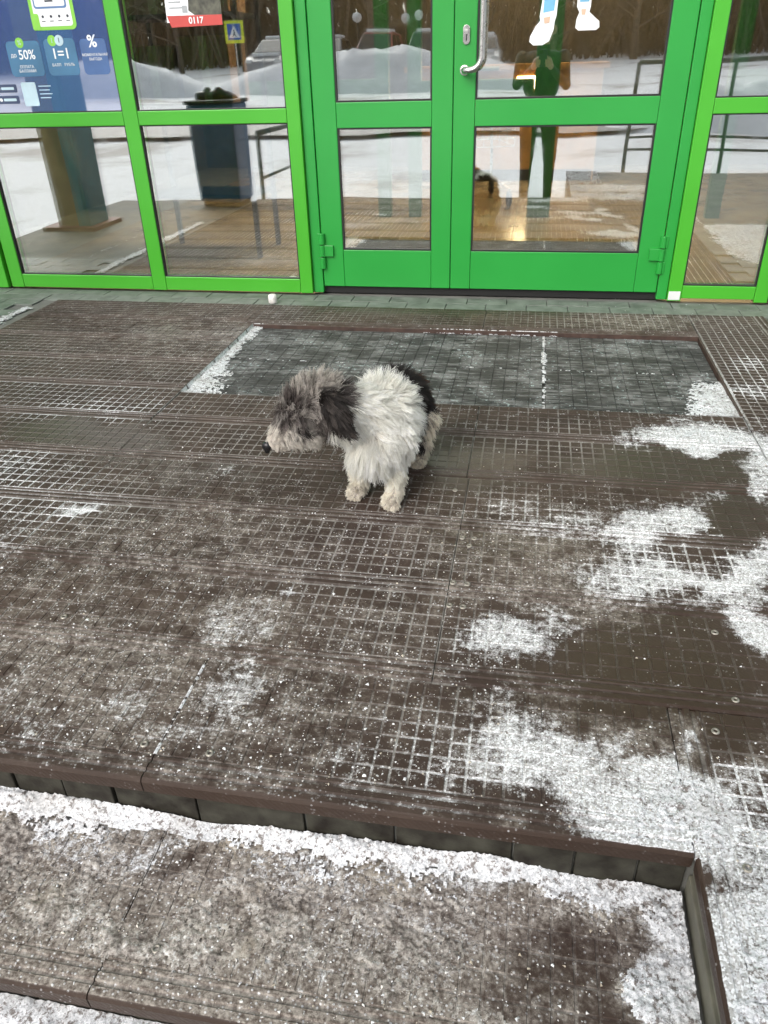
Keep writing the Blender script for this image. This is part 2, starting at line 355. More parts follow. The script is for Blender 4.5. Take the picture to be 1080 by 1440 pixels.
# the pit for the mats is a lower slab: cut by building the top from strips instead
plat = MB()
PIT = (-1.285, .750, 2.555, 3.425)
plat.box(LEFT_X, NOTCH_X + .02, EDGE_Y + .022, PIT[2], GZ - .05, PZ)
plat.box(LEFT_X, PIT[0], PIT[2], FAC_Y + .3, GZ - .05, PZ)
plat.box(PIT[0], PIT[1], PIT[3], FAC_Y + .3, GZ - .05, PZ)
plat.box(PIT[0], PIT[1], PIT[2], PIT[3], GZ - .05, -.034)
plat.box(PIT[1], 3.6, PIT[2], FAC_Y + .3, GZ - .05, PZ)
plat.box(NOTCH_X + .022, 3.6, -.9, PIT[2], GZ - .05, PZ)
platform = plat.build('platform', CONCRETE); tag(platform, kind='structure')
st = MB(); st.box(LEFT_X, NOTCH_X + .01, .51 + .022, EDGE_Y + .03, GZ - .04, PZ - STEP)
step1 = st.build('upper_step', CONCRETE); tag(step1, kind='structure')
st = MB(); st.box(LEFT_X, NOTCH_X + .01, .21 + .022, .51 + .03, GZ - .03, PZ - 2 * STEP)
step2 = st.build('lower_step', CONCRETE); tag(step2, kind='structure')

def f_step(X, Y):
    u, v = to_px(X, Y, -STEP); u = u + (fbm(X, Y, 8, 4, 41) - .5) * 160; v = v + (fbm(X, Y, 8, 4, 43) - .5) * 130
    bank = np.clip((Y - .742 - .02 * np.sin(X * 9) - .03 * (vnoise(X, Y, 12, 8) - .5)) / .09, 0, 1)
    patch = ell([(945, 1330, 62, 150, 0, 1.25), (830, 1232, 150, 46, 6, .95), (700, 1215, 120, 26, 7, .8), (960, 1250, 50, 60, 0, 1.2), (420, 1210, 130, 40, 6, .75), (60, 1150, 120, 36, 5, 1.), (150, 1190, 90, 30, 5, .75), (560, 1240, 120, 40, 8, .62), (240, 1180, 60, 26, 0, .7), (40, 1330, 60, 60, 0, .55), (450, 1330, 140, 80, 0, .5)], np.clip(u, -80, 1100), np.clip(v, 1100, 1500), .45)
    hole = ell(HOLES, u, v, .35)
    c = np.maximum(patch * (1 - hole), bank * 1.15)
    c = np.where(Y < .53, 0, c)
    zb = -STEP + .024 * bank ** 1.8 * (.7 + .6 * vnoise(X, Y, 7, 4)) * np.clip((NOTCH_X - X) / .05, .35, 1)
    return c, zb
CELL = .0335
def make_tread(parent, x0, x1, y0, y1, rot=0, zt=0.0, lip=False, ridges=True):
    """rubber tread: long axis u, nose (v=0) towards -y (rot 0) or towards -x (rot 1) or +x (rot 2)"""
    gap = .0011
    x0 += gap; x1 -= gap; y0 += 0 if lip and rot == 0 else gap * .6; y1 -= gap * .6
    if rot == 0: Lu, D = x1 - x0, y1 - y0
    else: Lu, D = y1 - y0, x1 - x0
    V = []; Fc = []; GR = []
    def q(a, b_, c, d, g): Fc.append((a, b_, c, d)); GR.append(g)
    ridge = .058 if ridges else .006
    nu = max(1, round(Lu / CELL)); nv = max(1, int((D - ridge - .004) / CELL)); cu = Lu / nu; cv = (D - ridge - .004) / nv
    us = [i * cu for i in range(nu + 1)]
    # profile across the nose, then groove floor rows, then back edge
    prof = []
    if lip: prof += [(.010, -.034, .1), (.001, -.031, .0), (0.0, -.006, 0), (.003, -.0005, 0)]
    else: prof += [(0, -.0115, .9), (0, -.0016, .9)]
    if ridges: prof += [(.006, .0012, 0), (.017, .0014, 0), (.0195, -.0020, 1), (.0245, -.0020, 1), (.027, .0014, 0), (.038, .0012, 0), (.0405, -.0028, 1), (.048, -.0028, 1), (.050, 0.0, 0), (.055, 0.0, 0)]
    prof += [(ridge, -.0016, 1)]
    for j in range(1, nv + 1): prof.append((ridge + j * cv, -.0016, 1))
    prof += [(D, -.0016, 1), (D, -.0115, 1)]
    for (v, z, g) in prof:
        for u in us: V.append((u, v, z))
    n1_ = nu + 1
    for j in range(len(prof) - 1):
        g = max(prof[j][2], prof[j + 1][2]) if (prof[j][2] and prof[j + 1][2]) else (0.25 if prof[j][2] or prof[j + 1][2] else 0)
        for i in range(nu):
            q(j * n1_ + i, j * n1_ + i + 1, (j + 1) * n1_ + i + 1, (j + 1) * n1_ + i, g)
    for uend, flip in ((0, 0), (nu, 1)):     # closed ends
        idx = [j * n1_ + uend for j in range(len(prof))]
        Fc.append(tuple(idx if flip else idx[::-1])); GR.append(.5)
    gw = .0038
    for j in range(nv):
        for i in range(nu):
            a0, a1 = us[i] + gw / 2, us[i + 1] - gw / 2; b0, b1 = ridge + j * cv + gw / 2, ridge + (j + 1) * cv - gw / 2
            k = len(V); e = .0009
            V.extend([(a0, b0, -.0016), (a1, b0, -.0016), (a1, b1, -.0016), (a0, b1, -.0016), (a0 + e, b0 + e, 0), (a1 - e, b0 + e, 0), (a1 - e, b1 - e, 0), (a0 + e, b1 - e, 0)])
            q(k + 4, k + 5, k + 6, k + 7, 0.0)
            for t in range(4): q(k + t, k + (t + 1) % 4, k + 4 + (t + 1) % 4, k + 4 + t, .55)
    V = np.array(V)
    if rot == 0: W = np.stack([V[:, 0], V[:, 1], V[:, 2]], 1); loc = (x0, y0, zt)
    elif rot == 1: W = np.stack([V[:, 1], V[:, 0], V[:, 2]], 1); loc = (x0, y0, zt)
    else: W = np.stack([D - V[:, 1], V[:, 0], V[:, 2]], 1); loc = (x0, y0, zt)
    me = bpy.data.meshes.new('rubber_tread'); me.from_pydata(W.tolist(), [], Fc if rot != 1 else [f[::-1] for f in Fc]); me.update()
    me.materials.append(TREAD)
    cov, wet, film, frost = maps(W[:, 0] + loc[0], W[:, 1] + loc[1], zt)
    if zt < -.05:
        wx, wy = W[:, 0] + loc[0], W[:, 1] + loc[1]; pu, pv = to_px(wx, wy, zt); hol = ell(HOLES, pu + (fbm(wx, wy, 8, 4, 41) - .5) * 160, pv + (fbm(wx, wy, 8, 4, 43) - .5) * 130, .7)
        cov = np.maximum(f_step(wx, np.maximum(wy, .54))[0] * .95, (.34 + .45 * (fbm(wx, wy, 7, 3, 2) - .4)) * (1 - hol)) * np.clip((wy - loc[1] - .02) / .05, .35, 1); film = np.maximum(film, 1.05 - .8 * hol)
    if lip:
        lp_ = (V[:, 1] < .0045) & (V[:, 2] < .0003); cov = np.where(lp_, .12, cov); film = np.where(lp_, .05, film); wet = np.where(lp_, .65, wet); frost = np.where(lp_, 0, frost)
    for nm, arr in (('cov', cov), ('wet', wet), ('film', film), ('frost', frost)):
        a = me.attributes.new(nm, 'FLOAT', 'POINT'); a.data.foreach_set('value', arr.astype(np.float32))
    a = me.attributes.new('groove', 'FLOAT', 'FACE'); a.data.foreach_set('value', np.array(GR, np.float32))
    o = bpy.data.objects.new('rubber_tread', me); o.location = loc
    return link(o, parent)

rows = [.81, 1.13, 1.42, 1.71, 2.0, 2.29, 2.58, 2.87, 3.16, 3.45, 3.755]
seams = {0: [-2.5, -1.75, -.609, NOTCH_X], 1: [-2.5, -1.27, -.135, 1.0, 1.09], 2: [-2.5, -1.27, -.135, 1.0, 1.09], 3: [-2.5, -1.265, -.132, 1.0, 1.09], 4: [-2.5, -1.275, -.14, .745, 1.09]}
for i in range(10):
    y0, y1 = rows[i], rows[i + 1]
    if i == 0:
        y1 = 1.13
        xs = seams[0]
        for a, b_ in zip(xs[:-1], xs[1:]): make_tread(platform, a, b_, y0, y1, lip=True)
    elif i <= 4:
        if i == 4: xs = [-2.5, -1.275, -.14, .748]
        else: xs = seams[i][:-1]
        for a, b_ in zip(xs[:-1], xs[1:]): make_tread(platform, a, b_, y0, y1)
    elif i == 5:
        for a, b_ in ((-2.5, -1.283), (-1.278, -.14), (-.14, .748)):
            make_tread(platform, a, b_, y0, 2.553 if a > -1.3 else y1)
    elif i <= 8:
        make_tread(platform, -2.5, -1.287, y0, y1)
    else:
        make_tread(platform, -2.5, -1.33, y0, y1)
        make_tread(platform, -1.33, -.19, 3.43, y1)
        make_tread(platform, -.19, .748, 3.43, y1)
# treads laid the other way on the right
make_tread(platform, .752, 1.09, 2.62, 3.755, rot=2)
make_tread(platform, .752, 1.09, 2.0, 2.62, rot=2)
make_tread(platform, NOTCH_X, NOTCH_X + .32, -.02, .808, rot=1, lip=True)
make_tread(platform, NOTCH_X, NOTCH_X + .32, .808, 1.128, rot=1)
make_tread(platform, NOTCH_X + .32, NOTCH_X + .62, -.02, 1.128, rot=1)
make_tread(platform, NOTCH_X, NOTCH_X + .32, -.9, -.02, rot=1, lip=True)
for xs_ in ([-2.2, -1.7, -.575, NOTCH_X - .004],):
    for a, b_ in zip(xs_[:-1], xs_[1:]): make_tread(step1, a, b_, .51, .805, zt=-STEP, lip=True)
for xs_ in ([-2.2, -1.2, -.1, NOTCH_X - .004],):
    for a, b_ in zip(xs_[:-1], xs_[1:]): make_tread(step2, a, b_, .21, .505, zt=-2 * STEP, lip=True)

# riser tiles
def riser(parent, y, ztop, x0, x1):
    x = x0; k = 0
    while x < x1 - .02:
        wd = min(random.choice([.10, .16, .17, .2]), x1 - x)
        m_ = MB(); m_.box(x + .002, x + wd - .002, y - random.uniform(.003, .008), y + .014, ztop - STEP + .004, ztop - .014)
        m_.build('riser_tile', TILE, parent, bevel=.002); x += wd
riser(platform, EDGE_Y + .018, PZ, -1.35, NOTCH_X)
riser(step1, .51 + .018, PZ - STEP, -1.0, NOTCH_X)
# side wall of the stair notch: weathered board in two strips
m_ = MB(); m_.box(NOTCH_X + .006, NOTCH_X + .021, -.9, EDGE_Y + .02, GZ - .03, -.075); m_.build('side_board', WOOD_GREY, platform, bevel=.002)
m_ = MB(); m_.box(NOTCH_X + .011, NOTCH_X + .0215, -.9, .545, -.071, -.036); m_.build('side_board', WOOD_GREY, platform, bevel=.002)
m_ = MB(); m_.box(NOTCH_X + .011, NOTCH_X + .0215, .575, EDGE_Y + .02, -.071, -.036); m_.build('side_board', WOOD_GREY, platform, bevel=.002)

# pavers along the facade and beside the treads
def paver(x0, x1, y0, y1, hgt=0.0):
    m_ = MB(); dz = random.uniform(-.0015, .0015)
    m_.box(x0 + .002, x1 - .002, y0 + .002, y1 - .002, PZ - .004, PZ + .008 + dz)
    o = m_.build('paver', STONE, platform, bevel=.0015)
for j, (y0, y1) in enumerate(((3.76, 3.865), (3.865, 3.97))):
    x = -3.8 + (.1 if j else 0)
    while x < 1.9:
        paver(x, x + .2, y0, y1); x += .2
for j in range(5):
    y0 = 3.24 + j * .104
    x = -3.8 + (.1 if j % 2 else 0)
    while x < -2.72:
        paver(x, min(x + .2, -2.52), y0, y0 + .104); x += .2
for j in range(9):
    y0 = 2.82 + j * .104; x = 1.1 + (.1 if j % 2 else 0)
    while x < 1.65: paver(x, x + .2, y0, y0 + .104); x += .2

# entrance mats in the pit
MATM, N_, L_, P_ = new_mat('ribbed_mat'); b = NB(MATM); p = b.pos()
n1 = b.noise(p, 6, 5, .6); n2 = b.noise(p, 60, 6, .7); n3 = b.noise(p, 18, 5, .65)
c = b.mix(b.ramp(n1, .47, .60), (.045, .045, .042), (.125, .124, .119))
c = b.mix(b.ramp(b.math('ADD', n3, b.math('MULTIPLY', n1, .5)), .70, .90), c, (.030, .031, .029))
vm = N_.new('ShaderNodeVectorMath'); vm.operation = 'MULTIPLY'; L_.new(p, vm.inputs[0]); vm.inputs[1].default_value = (.22, 1.6, 1.0)
n5 = b.noise(vm.outputs[0], 40, 6, .7)
c = b.mix(b.math('MULTIPLY', b.ramp(b.math('ADD', n5, b.math('MULTIPLY', n1, .35)), .62, .84), .55), c, (.30, .305, .295))
c = b.mix(b.ramp(b.math('ADD', n2, b.math('MULTIPLY', n1, .3)), .73, .84), c, (.42, .51, .50))
L_.new(c, P_.inputs['Base Color']); P_.inputs['Roughness'].default_value = .6; P_.inputs['Specular IOR Level'].default_value = .2
L_.new(b.bump(n2, .3, .003), P_.inputs['Normal'])
def mat_panel(x0, x1, y0, y1, label):
    t = empty('entrance_mat', ((x0 + x1) / 2, (y0 + y1) / 2, -.033)); tag(t, label, 'mat')
    cx, cy_ = t.location.x, t.location.y
    m_ = MB(); m_.box(x0 - cx, x1 - cx, y0 - cy_, y1 - cy_, 0, .010); m_.build('backing', MATM, t)
    m_ = MB(); ny = int((y1 - y0) / .0145); nx = int((x1 - x0) / .047); px_ = (x1 - x0) / nx; py_ = (y1 - y0) / ny
    for j in range(ny):
        for i in range(nx):
            m_.box(x0 - cx + i * px_ + .0012, x0 - cx + (i + 1) * px_ - .0012, y0 - cy_ + j * py_ + .0022, y0 - cy_ + (j + 1) * py_ - .0022, .010, .0165 + random.uniform(-.0006, .0006))
    o = m_.build('rib', MATM, t); tag(o, kind='stuff')
mat_panel(-1.27, .080, 2.985, 3.41, 'long ribbed grey entrance mat panel on the door side of the pit')
mat_panel(-1.27, .080, 2.565, 2.980, 'long ribbed grey entrance mat panel behind the dog, on the step side of the pit')
mat_panel(.092, .740, 2.985, 3.41, 'short ribbed grey entrance mat panel below the right door leaf, drier half')
mat_panel(.092, .740, 2.565, 2.980, 'short ribbed grey entrance mat panel with snow along its corner')
m_ = MB(); RUST = pmat('rusty_brown_edge', (.055, .032, .024), .6, var=.4, vscale=30, bump=.3)
m_.box(PIT[0] + .002, PIT[1] - .002, PIT[3] - .006, PIT[3] + .003, -.034, -.002); m_.build('pit_edge', RUST, platform)
m_ = MB(); m_.box(PIT[1] - .006, PIT[1] + .001, PIT[2] + .002, PIT[3] - .008, -.034, -.002); m_.build('pit_edge', RUST, platform)

# screws with washers
ws = MB(); n = 12
for ring, (r0, z0) in enumerate(((.0078, 0), (.0068, .0025), (.0042, .0025), (.0034, .0002))):
    for k in range(n): ws.v.append((r0 * math.cos(2 * math.pi * k / n), r0 * math.sin(2 * math.pi * k / n), z0))
for ring in range(3):
    for k in range(n): ws.f.append((ring * n + k, ring * n + (k + 1) % n, (ring + 1) * n + (k + 1) % n, (ring + 1) * n + k))
wme = ws.mesh('screw_washer'); wme.materials.append(pmat('dull_zinc', (.30, .28, .24), .5, .6, var=.3, vscale=80)); wme.shade_smooth()
for (u, v) in [(637, 820), (657, 822), (632, 852), (651, 854), (1005, 890), (1034, 985), (1006, 1029), (203, 1047), (295, 1060), (1051, 1222), (650, 757), (667, 758), (660, 768), (640, 690), (202, 733), (90, 868)]:
    x, y = G(u, v); o = bpy.data.objects.new('screw_washer', wme); o.location = (x, y, .0008); link(o, platform)
for (u, v) in [(220, 1335)]:
    x, y = G(u, v, -STEP); o = bpy.data.objects.new('screw_washer', wme); o.location = (x, y, -STEP + .0008); link(o, step1)

# ------------------------------------------------------------------ snow on the platform
def snow_field(x0, x1, y0, y1, step, zt, fn, name, solid=None, mat=None):
    xs = np.arange(x0, x1, step); ys = np.arange(y0, y1, step); X, Y = np.meshgrid(xs, ys)
    c, zb = fn(X, Y)
    fine = fbm(X, Y, 190, 3, 3, .85) - .5; mid = fbm(X, Y, 24, 4, 9) - .5; wn = np.random.random(X.shape) - .5
    s = c + mid * .75 + fine * .9 + wn * .35
    T = .86
    keep = s > T
    if solid is not None: keep |= solid(X, Y)
    h = np.clip(c + mid * .75 + fine * .9 - T, 0, 1.2)
    Z = zb + np.clip(h * .012, 0, .008) + (fine * .0018 + wn * .0009) * np.clip(.1 + h * 2, 0, 1) + .0003
    ny, nx = X.shape
    kf = keep[:-1, :-1] | keep[1:, :-1] | keep[:-1, 1:] | keep[1:, 1:]
    kf &= (keep[:-1, :-1].astype(int) + keep[1:, :-1] + keep[:-1, 1:] + keep[1:, 1:]) >= 2
    jj, ii = np.nonzero(kf)
    quad = np.stack([jj * nx + ii, jj * nx + ii + 1, (jj + 1) * nx + ii + 1, (jj + 1) * nx + ii], 1)
    used, inv = np.unique(quad.ravel(), return_inverse=True)
    V = np.stack([X.ravel(), Y.ravel(), Z.ravel()], 1)[used]
    me = bpy.data.meshes.new(name); me.from_pydata(V.tolist(), [], inv.reshape(-1, 4).tolist()); me.update(); me.materials.append(mat or SNOW_M); me.shade_smooth()
    o = bpy.data.objects.new(name, me); link(o); tag(o, kind='stuff'); return o
def f_plat(X, Y):
    cov, *_ = maps(X, Y); u, v = to_px(X, Y)
    inpit = (X > PIT[0]) & (X < PIT[1]) & (Y > PIT[2]) & (Y < PIT[3])
    # snow in the pit: left wedge, back edge, right corner, seam
    pit = np.maximum.reduce([1.3 * np.clip(1 - (X - PIT[0]) / (.09 + .16 * np.clip(1 - (Y - 2.56) / .5, 0, 1)), 0, 1) ** .6,
                  1.15 * np.clip(1 - np.abs(X - .086) / .022, 0, 1), .95 * np.clip(1 - np.abs(Y - 2.983) / .012, 0, 1) * (X > .0),
                  .9 * np.clip(1 - np.abs(Y - 2.983) / .010, 0, 1), .9 * np.clip(1 - (Y - 2.557) / .02, 0, 1),
                  1.9 * np.clip(1 - np.hypot((X - .75) / .26, (Y - 2.60) / .50), 0, 1) ** .8,
                  1.05 * np.clip(1 - (3.425 - Y) / .045, 0, 1) * np.clip((.35 - np.abs(X + .15)) * 4 + .6, 0, 1)])
    thick = np.clip((X - NOTCH_X - .02) / .2, 0, 1) * np.clip((.95 - Y) / .3, 0, 1)
    c = np.where(inpit, pit * .95, cov * (.66 + .62 * thick))
    # thin strip of snow along the left end of the treads
    strip = 1.1 * np.clip(1 - np.abs(X + 2.60) / .11, 0, 1) * np.clip((3.72 - Y) * 8, 0, 1)
    c = np.maximum(c, strip)
    for (sx_, ya, yb_) in ((-.609, .86, 1.13),):
        c = np.maximum(c, 1.0 * np.clip(1.25 - np.abs(X - sx_) / .0035, 0, 1) * (Y > ya) * (Y < yb_))
    wedge = np.clip((X - 1.06 - .35 * np.clip(Y - 2.9, 0, 2)) * 6, 0, 1.2); c = np.maximum(c, wedge * (Y < 3.75))
    left = np.clip((-2.75 - X) * 5, 0, .58); c = np.maximum(c, left * (Y < 3.2))
    zb = np.where(inpit, -.0165, np.where((X < -2.5) | (X > 1.09), -.005, 0.0))
    edge = np.where((Y < EDGE_Y + .012) & (X < NOTCH_X), 0, 1) * np.where((X < NOTCH_X + .01) & (Y < EDGE_Y), 0, 1)
    return c * edge, zb
snow_field(-1.3, 1.2, .60, 1.95, .0032, 0, f_plat, 'snow')
snow_field(-2.9, 1.7, 1.95, 3.76, .005, 0, f_plat, 'snow')
def f_side(X, Y):
    cov, *_ = maps(X, Y); return np.where(X < NOTCH_X + .012, 0, np.maximum(cov, .9 * (Y < .45) + .2)), np.zeros_like(X)
snow_field(NOTCH_X, 1.2, .1, .60, .0035, 0, f_side, 'snow')
def bank_core(X, Y): return (Y > .768 + .045 * fbm(X, Y, 14, 4, 77))
def f_slush(X, Y):
    u, v = to_px(X, Y, -STEP); u = u + (fbm(X, Y, 8, 4, 41) - .5) * 160; v = v + (fbm(X, Y, 8, 4, 43) - .5) * 130; hole = ell(HOLES, u, v, .8); big = fbm(X, Y, 4, 3, 61)
    c = (.86 + .9 * (big - .38)) * (1 - .9 * hole) * np.clip((Y - .52) / .07, 0, 1)
    return c, np.full_like(X, -STEP - .0004)
snow_field(-1.3, NOTCH_X - .01, .52, EDGE_Y - .005, .0032, 0, f_slush, 'slush', mat=SLUSH)
def f_slush2(X, Y):
    cov, wet, film, frost = maps(X, Y); big = fbm(X, Y, 6, 3, 71)
    c = (film * .75 + cov * .2 + .6 * (big - .5) - 1.2 * np.clip(cov - .55, 0, 1)) * (1 - wet) * np.clip((Y - .90) / .05, 0, 1)
    return np.where((X > NOTCH_X), 0, c), np.full_like(X, -.0016)
snow_field(-1.2, NOTCH_X, .89, 1.45, .0034, 0, f_slush2, 'slush', mat=SLUSH)
snow_field(-1.3, NOTCH_X, .505, EDGE_Y + .012, .003, 0, f_step, 'snow', solid=bank_core)
def f_step2(X, Y):
    bank = np.clip((Y - .36) / .12, 0, 1); return .85 + .5 * bank, -2 * STEP + .05 * bank
snow_field(-1.3, NOTCH_X, .22, .52, .006, 0, f_step2, 'snow')

# loose ice crumbs
def crumbs():
    V = []; Fc = []; CL = []
    base = [(1, 0, -.3), (-.5, .87, -.3), (-.5, -.87, -.3), (0, 0, 1), (.4, .5, .6), (-.6, .1, .5)]
    tri = [(0, 1, 4), (1, 3, 4), (0, 4, 3), (1, 2, 5), (1, 5, 3), (2, 3, 5), (2, 0, 3)]
    def put(x, y, z, s, tan):
        k = len(V); q = random.uniform(0, 6.28); c_, s_ = math.cos(q), math.sin(q); sy = random.uniform(.5, 1.1); sz = random.uniform(.35, .8)
        for (a, b_, d) in base: V.append((x + s * (a * c_ - b_ * s_ * sy), y + s * (a * s_ + b_ * c_ * sy), z + s * sz * (d + .25)))
        for t in tri: Fc.append(tuple(i + k for i in t)); CL.append(tan)
    nn = 30000; uu = np.random.uniform(-20, 1100, nn); vv = np.random.uniform(420, 1240, nn)
    dx = np.array([G(a_, b_) for a_, b_ in zip(uu, vv)]); xx, yy = dx[:, 0], dx[:, 1]
    wetv = maps(xx, yy)[1]; nb_ = fbm(xx, yy, 5, 3, 21); rr = np.random.random((nn, 3))
    ok = ~((yy < .83) & (xx < NOTCH_X)) & ~((xx > PIT[0]) & (xx < PIT[1]) & (yy > 2.55) & (yy < 3.43))
    ok &= rr[:, 0] < .25 + .9 * nb_ ** 2 + np.where((vv > 720) & (uu < 700), .25, 0)
    ok &= ~((wetv > .6) & (rr[:, 1] < .75))
    for i in np.nonzero(ok)[0][:5200]:
        u, v = uu[i], vv[i]
        s = random.choice([.0008, .0009, .0011, .0013, .0017, .0026]) * random.uniform(.8, 1.25)
        if u < 600 and v > 780 and random.random() < .12: s *= 1.6
        put(xx[i], yy[i], 0, s, random.choice([0, 0, 0, .4, .9]))
    for _ in range(900):
        u, v = random.uniform(-40, 990), random.uniform(1130, 1440); x, y = G(u, v, -STEP)
        if not (.52 < y < .78 and x < .3): continue
        put(x, y, -STEP + .001, random.choice([.0008, .001, .0012, .0016, .002, .0035]), random.choice([0, 0, .3, .6, 1.]))
    me = bpy.data.meshes.new('ice_crumbs'); me.from_pydata(V, [], Fc); me.update()
    a = me.attributes.new('tan', 'FLOAT', 'FACE'); a.data.foreach_set('value', np.array(CL, np.float32))
    mt, N, L, P = new_mat('ice_crumb'); b = NB(mt)
    L.new(b.mix(b.attr('tan')['Fac'], (.80, .81, .81), (.50, .44, .34)), P.inputs['Base Color']); P.inputs['Roughness'].default_value = .35
    me.materials.append(mt); o = bpy.data.objects.new('ice_crumbs', me); link(o); tag(o, kind='stuff')
crumbs()

# ------------------------------------------------------------------ shop front
shop = empty('shop_front', (0, 0, 0)); tag(shop, 'green framed glazed shop entrance with double doors', 'shop front')
TOPZ = 2.45
def bar(m_, x0, x1, y0, y1, z0, z1): m_.box(x0, x1, y0, y1, z0, z1)
def part(name, mat, boxes, parent=shop, bevel=.003):
    m_ = MB()
    for bx in boxes: m_.box(*bx)
    return m_.build(name, mat, parent, bevel=bevel)
def pane(x0, x1, z0, z1, y, parent, th=.022):
    m_ = MB(); m_.box(x0, x1, y, y + th, z0, z1); return m_.build('glass_pane', GLASS, parent)
def glazing(xs, zs, y0, y1):
    """fixed window: posts at xs (x0,x1), rails between at zs (z0,z1)"""
    f = part('window_frame', GREEN_FRAME, [(xs[0][0], xs[0][1], y0, y1, 0.004, TOPZ)])
    for a, b_ in xs[1:]: part('mullion', GREEN_FRAME, [(a, b_, y0, y1, .004, TOPZ)], f)
    for (l, r_) in zip(xs[:-1], xs[1:]):
        for (z0, z1) in zs: part('rail', GREEN_FRAME, [(l[1] + .0012, r_[0] - .0012, y0 + .001, y1, z0, z1)], f)
        for (za, zb_) in zip(zs[:-1], zs[1:]):
            a, b_, c_, d_ = l[1], r_[0], za[1], zb_[0]
            part('gasket', RUBBER_SEAL, [(a, a + .006, y0 + .006, y0 + .03, c_, d_), (b_ - .006, b_, y0 + .006, y0 + .03, c_, d_), (a + .006, b_ - .006, y0 + .006, y0 + .03, c_, c_ + .005), (a + .006, b_ - .006, y0 + .006, y0 + .03, d_ - .005, d_)], f, 0)
            pane(a + .004, b_ - .004, c_ + .003, d_ - .003, y0 + .016, f)
    return f
GZS = [(.006, .077), (.820, .883), (1.62, 1.68), (TOPZ - .07, TOPZ - .002)]
glazing([(-2.915, -2.838), (-2.044, -1.967), (-1.197, -1.131)], GZS, 3.97, 4.04)
glazing([(.684, .748), (1.088, 1.15)], [(.018, .080), (.828, .890), (1.62, 1.68), (TOPZ - .07, TOPZ - .002)], 3.97, 4.04)
glazing([(1.165, 1.23), (2.0, 2.06)], [(.018, .080), (.828, .890), (1.62, 1.68), (TOPZ - .07, TOPZ - .002)], 3.99, 4.06)
part('corner_post', GREEN_FRAME, [(-3.02, -2.93, 3.955, 4.05, .003, TOPZ)])
part('corner_post', GREEN_DOOR, [(-3.9, -3.03, 3.975, 4.05, .003, TOPZ)])
part('corner_gap', RUBBER_SEAL, [(1.1515, 1.1635, 3.995, 4.05, .003, TOPZ)], bevel=0)
part('primer_patch', pmat('bare_primer', (.62, .63, .62), .6, var=.1), [(.687, .742, 3.9675, 3.9695, .010, .052)], bevel=.0005)
# door frame (jambs) and threshold
jamb = part('door_frame', GREEN_DOOR, [(-1.129, -1.076, 3.992, 4.06, .004, TOPZ), (.634, .682, 3.992, 4.06, .004, TOPZ), (-1.074, .632, 3.994, 4.06, 2.19, TOPZ)])
part('jamb_groove', RUBBER_SEAL, [(-1.1315, -1.1275, 4.0, 4.05, .004, TOPZ)], jamb, 0)
part('jamb_groove', RUBBER_SEAL, [(.6815, .6845, 4.0, 4.05, .004, TOPZ)], jamb, 0)
part('threshold', RUBBER_SEAL, [(-1.09, .65, 4.025, 4.09, -.006, .034)])
def door(x0, x1, g0, g1, hinge_x, hs_):
    """leaf with two stiles, three rails; glass g0..g1"""
    y0, y1 = 4.0, 4.055
    d = part('door_leaf', GREEN_DOOR, [(x0, g0, y0, y1, .036, 2.18)], bevel=.004)
    part('stile', GREEN_DOOR, [(g1, x1, y0, y1, .036, 2.18)], d, .004)
    for (z0, z1) in ((.037, .224), (.792, .901), (2.07, 2.179)): part('rail', GREEN_DOOR, [(g0 + .001, g1 - .001, y0 + .0012, y1, z0, z1)], d, .002)
    for (za, zb_) in ((.224, .792), (.901, 2.07)):
        part('gasket', RUBBER_SEAL, [(g0, g0 + .008, y0 + .004, y0 + .03, za, zb_), (g1 - .008, g1, y0 + .004, y0 + .03, za, zb_), (g0 + .008, g1 - .008, y0 + .004, y0 + .03, za, za + .008), (g0 + .008, g1 - .008, y0 + .004, y0 + .03, zb_ - .007, zb_)], d, 0)
        pane(g0 + .005, g1 - .005, za + .005, zb_ - .005, y0 + .014, d)
    for hz in (.22, 1.95):
        h = MB(); rr = .0145
        for k, (za, zb_) in enumerate(((.033, .088), (-.028, .029), (-.089, -.032))):
            h.tube([(hinge_x, y0 - .012, hz + za), (hinge_x, y0 - .012, hz + zb_)], rr, 14)
            sgn = hs_ if k == 1 else -hs_; wdt = .058 if k == 1 else .022
            h.box(min(hinge_x, hinge_x + sgn * wdt), max(hinge_x, hinge_x + sgn * wdt), y0 - .016, y0 + .0005, hz + za + .001, hz + zb_ - .001)
        h.build('hinge', GREEN_DOOR, d, bevel=.002)
    return d
door(-1.073, -.4015, -.960, -.499, -1.068, 1)
dr = door(-.3985, .631, -.298, .522, .628, -1)
part('meeting_gap', RUBBER_SEAL, [(-.4012, -.3988, 4.012, 4.05, .04, 2.18)], dr, 0)
# pull handle and lock
hm = MB(); pts = [(-.347, 4.0, 1.022)]
pts += [(-.347, 3.985, 1.022)]
pts = [(-.350, 3.999, 1.020), (-.345, 3.965, 1.020)]
for k in range(8):
    a = math.pi / 2 * k / 7; pts.append((-.325 + .055 * math.sin(a), 3.945, 1.075 - .055 * math.cos(a)))
pts = [(-.350, 3.999, 1.020), (-.347, 3.962, 1.020), (-.338, 3.946, 1.020)] + pts[2:] + [(-.270, 3.945, 1.3), (-.270, 3.945, 1.58), (-.285, 3.945, 1.615), (-.330, 3.946, 1.64), (-.350, 3.999, 1.64)]
hd = hm.tube(pts, .0145, 16).build('pull_handle', STEEL, dr, smooth=True)
MB().lathe([(.021, 0), (.021, .004), (.016, .005)], 20).build('handle_rose', STEEL, dr, smooth=False).matrix_world = Matrix.Translation((-.350, 3.9995, 1.020)) @ Matrix.Rotation(R(90), 4, 'X')
lk = MB(); poly = []
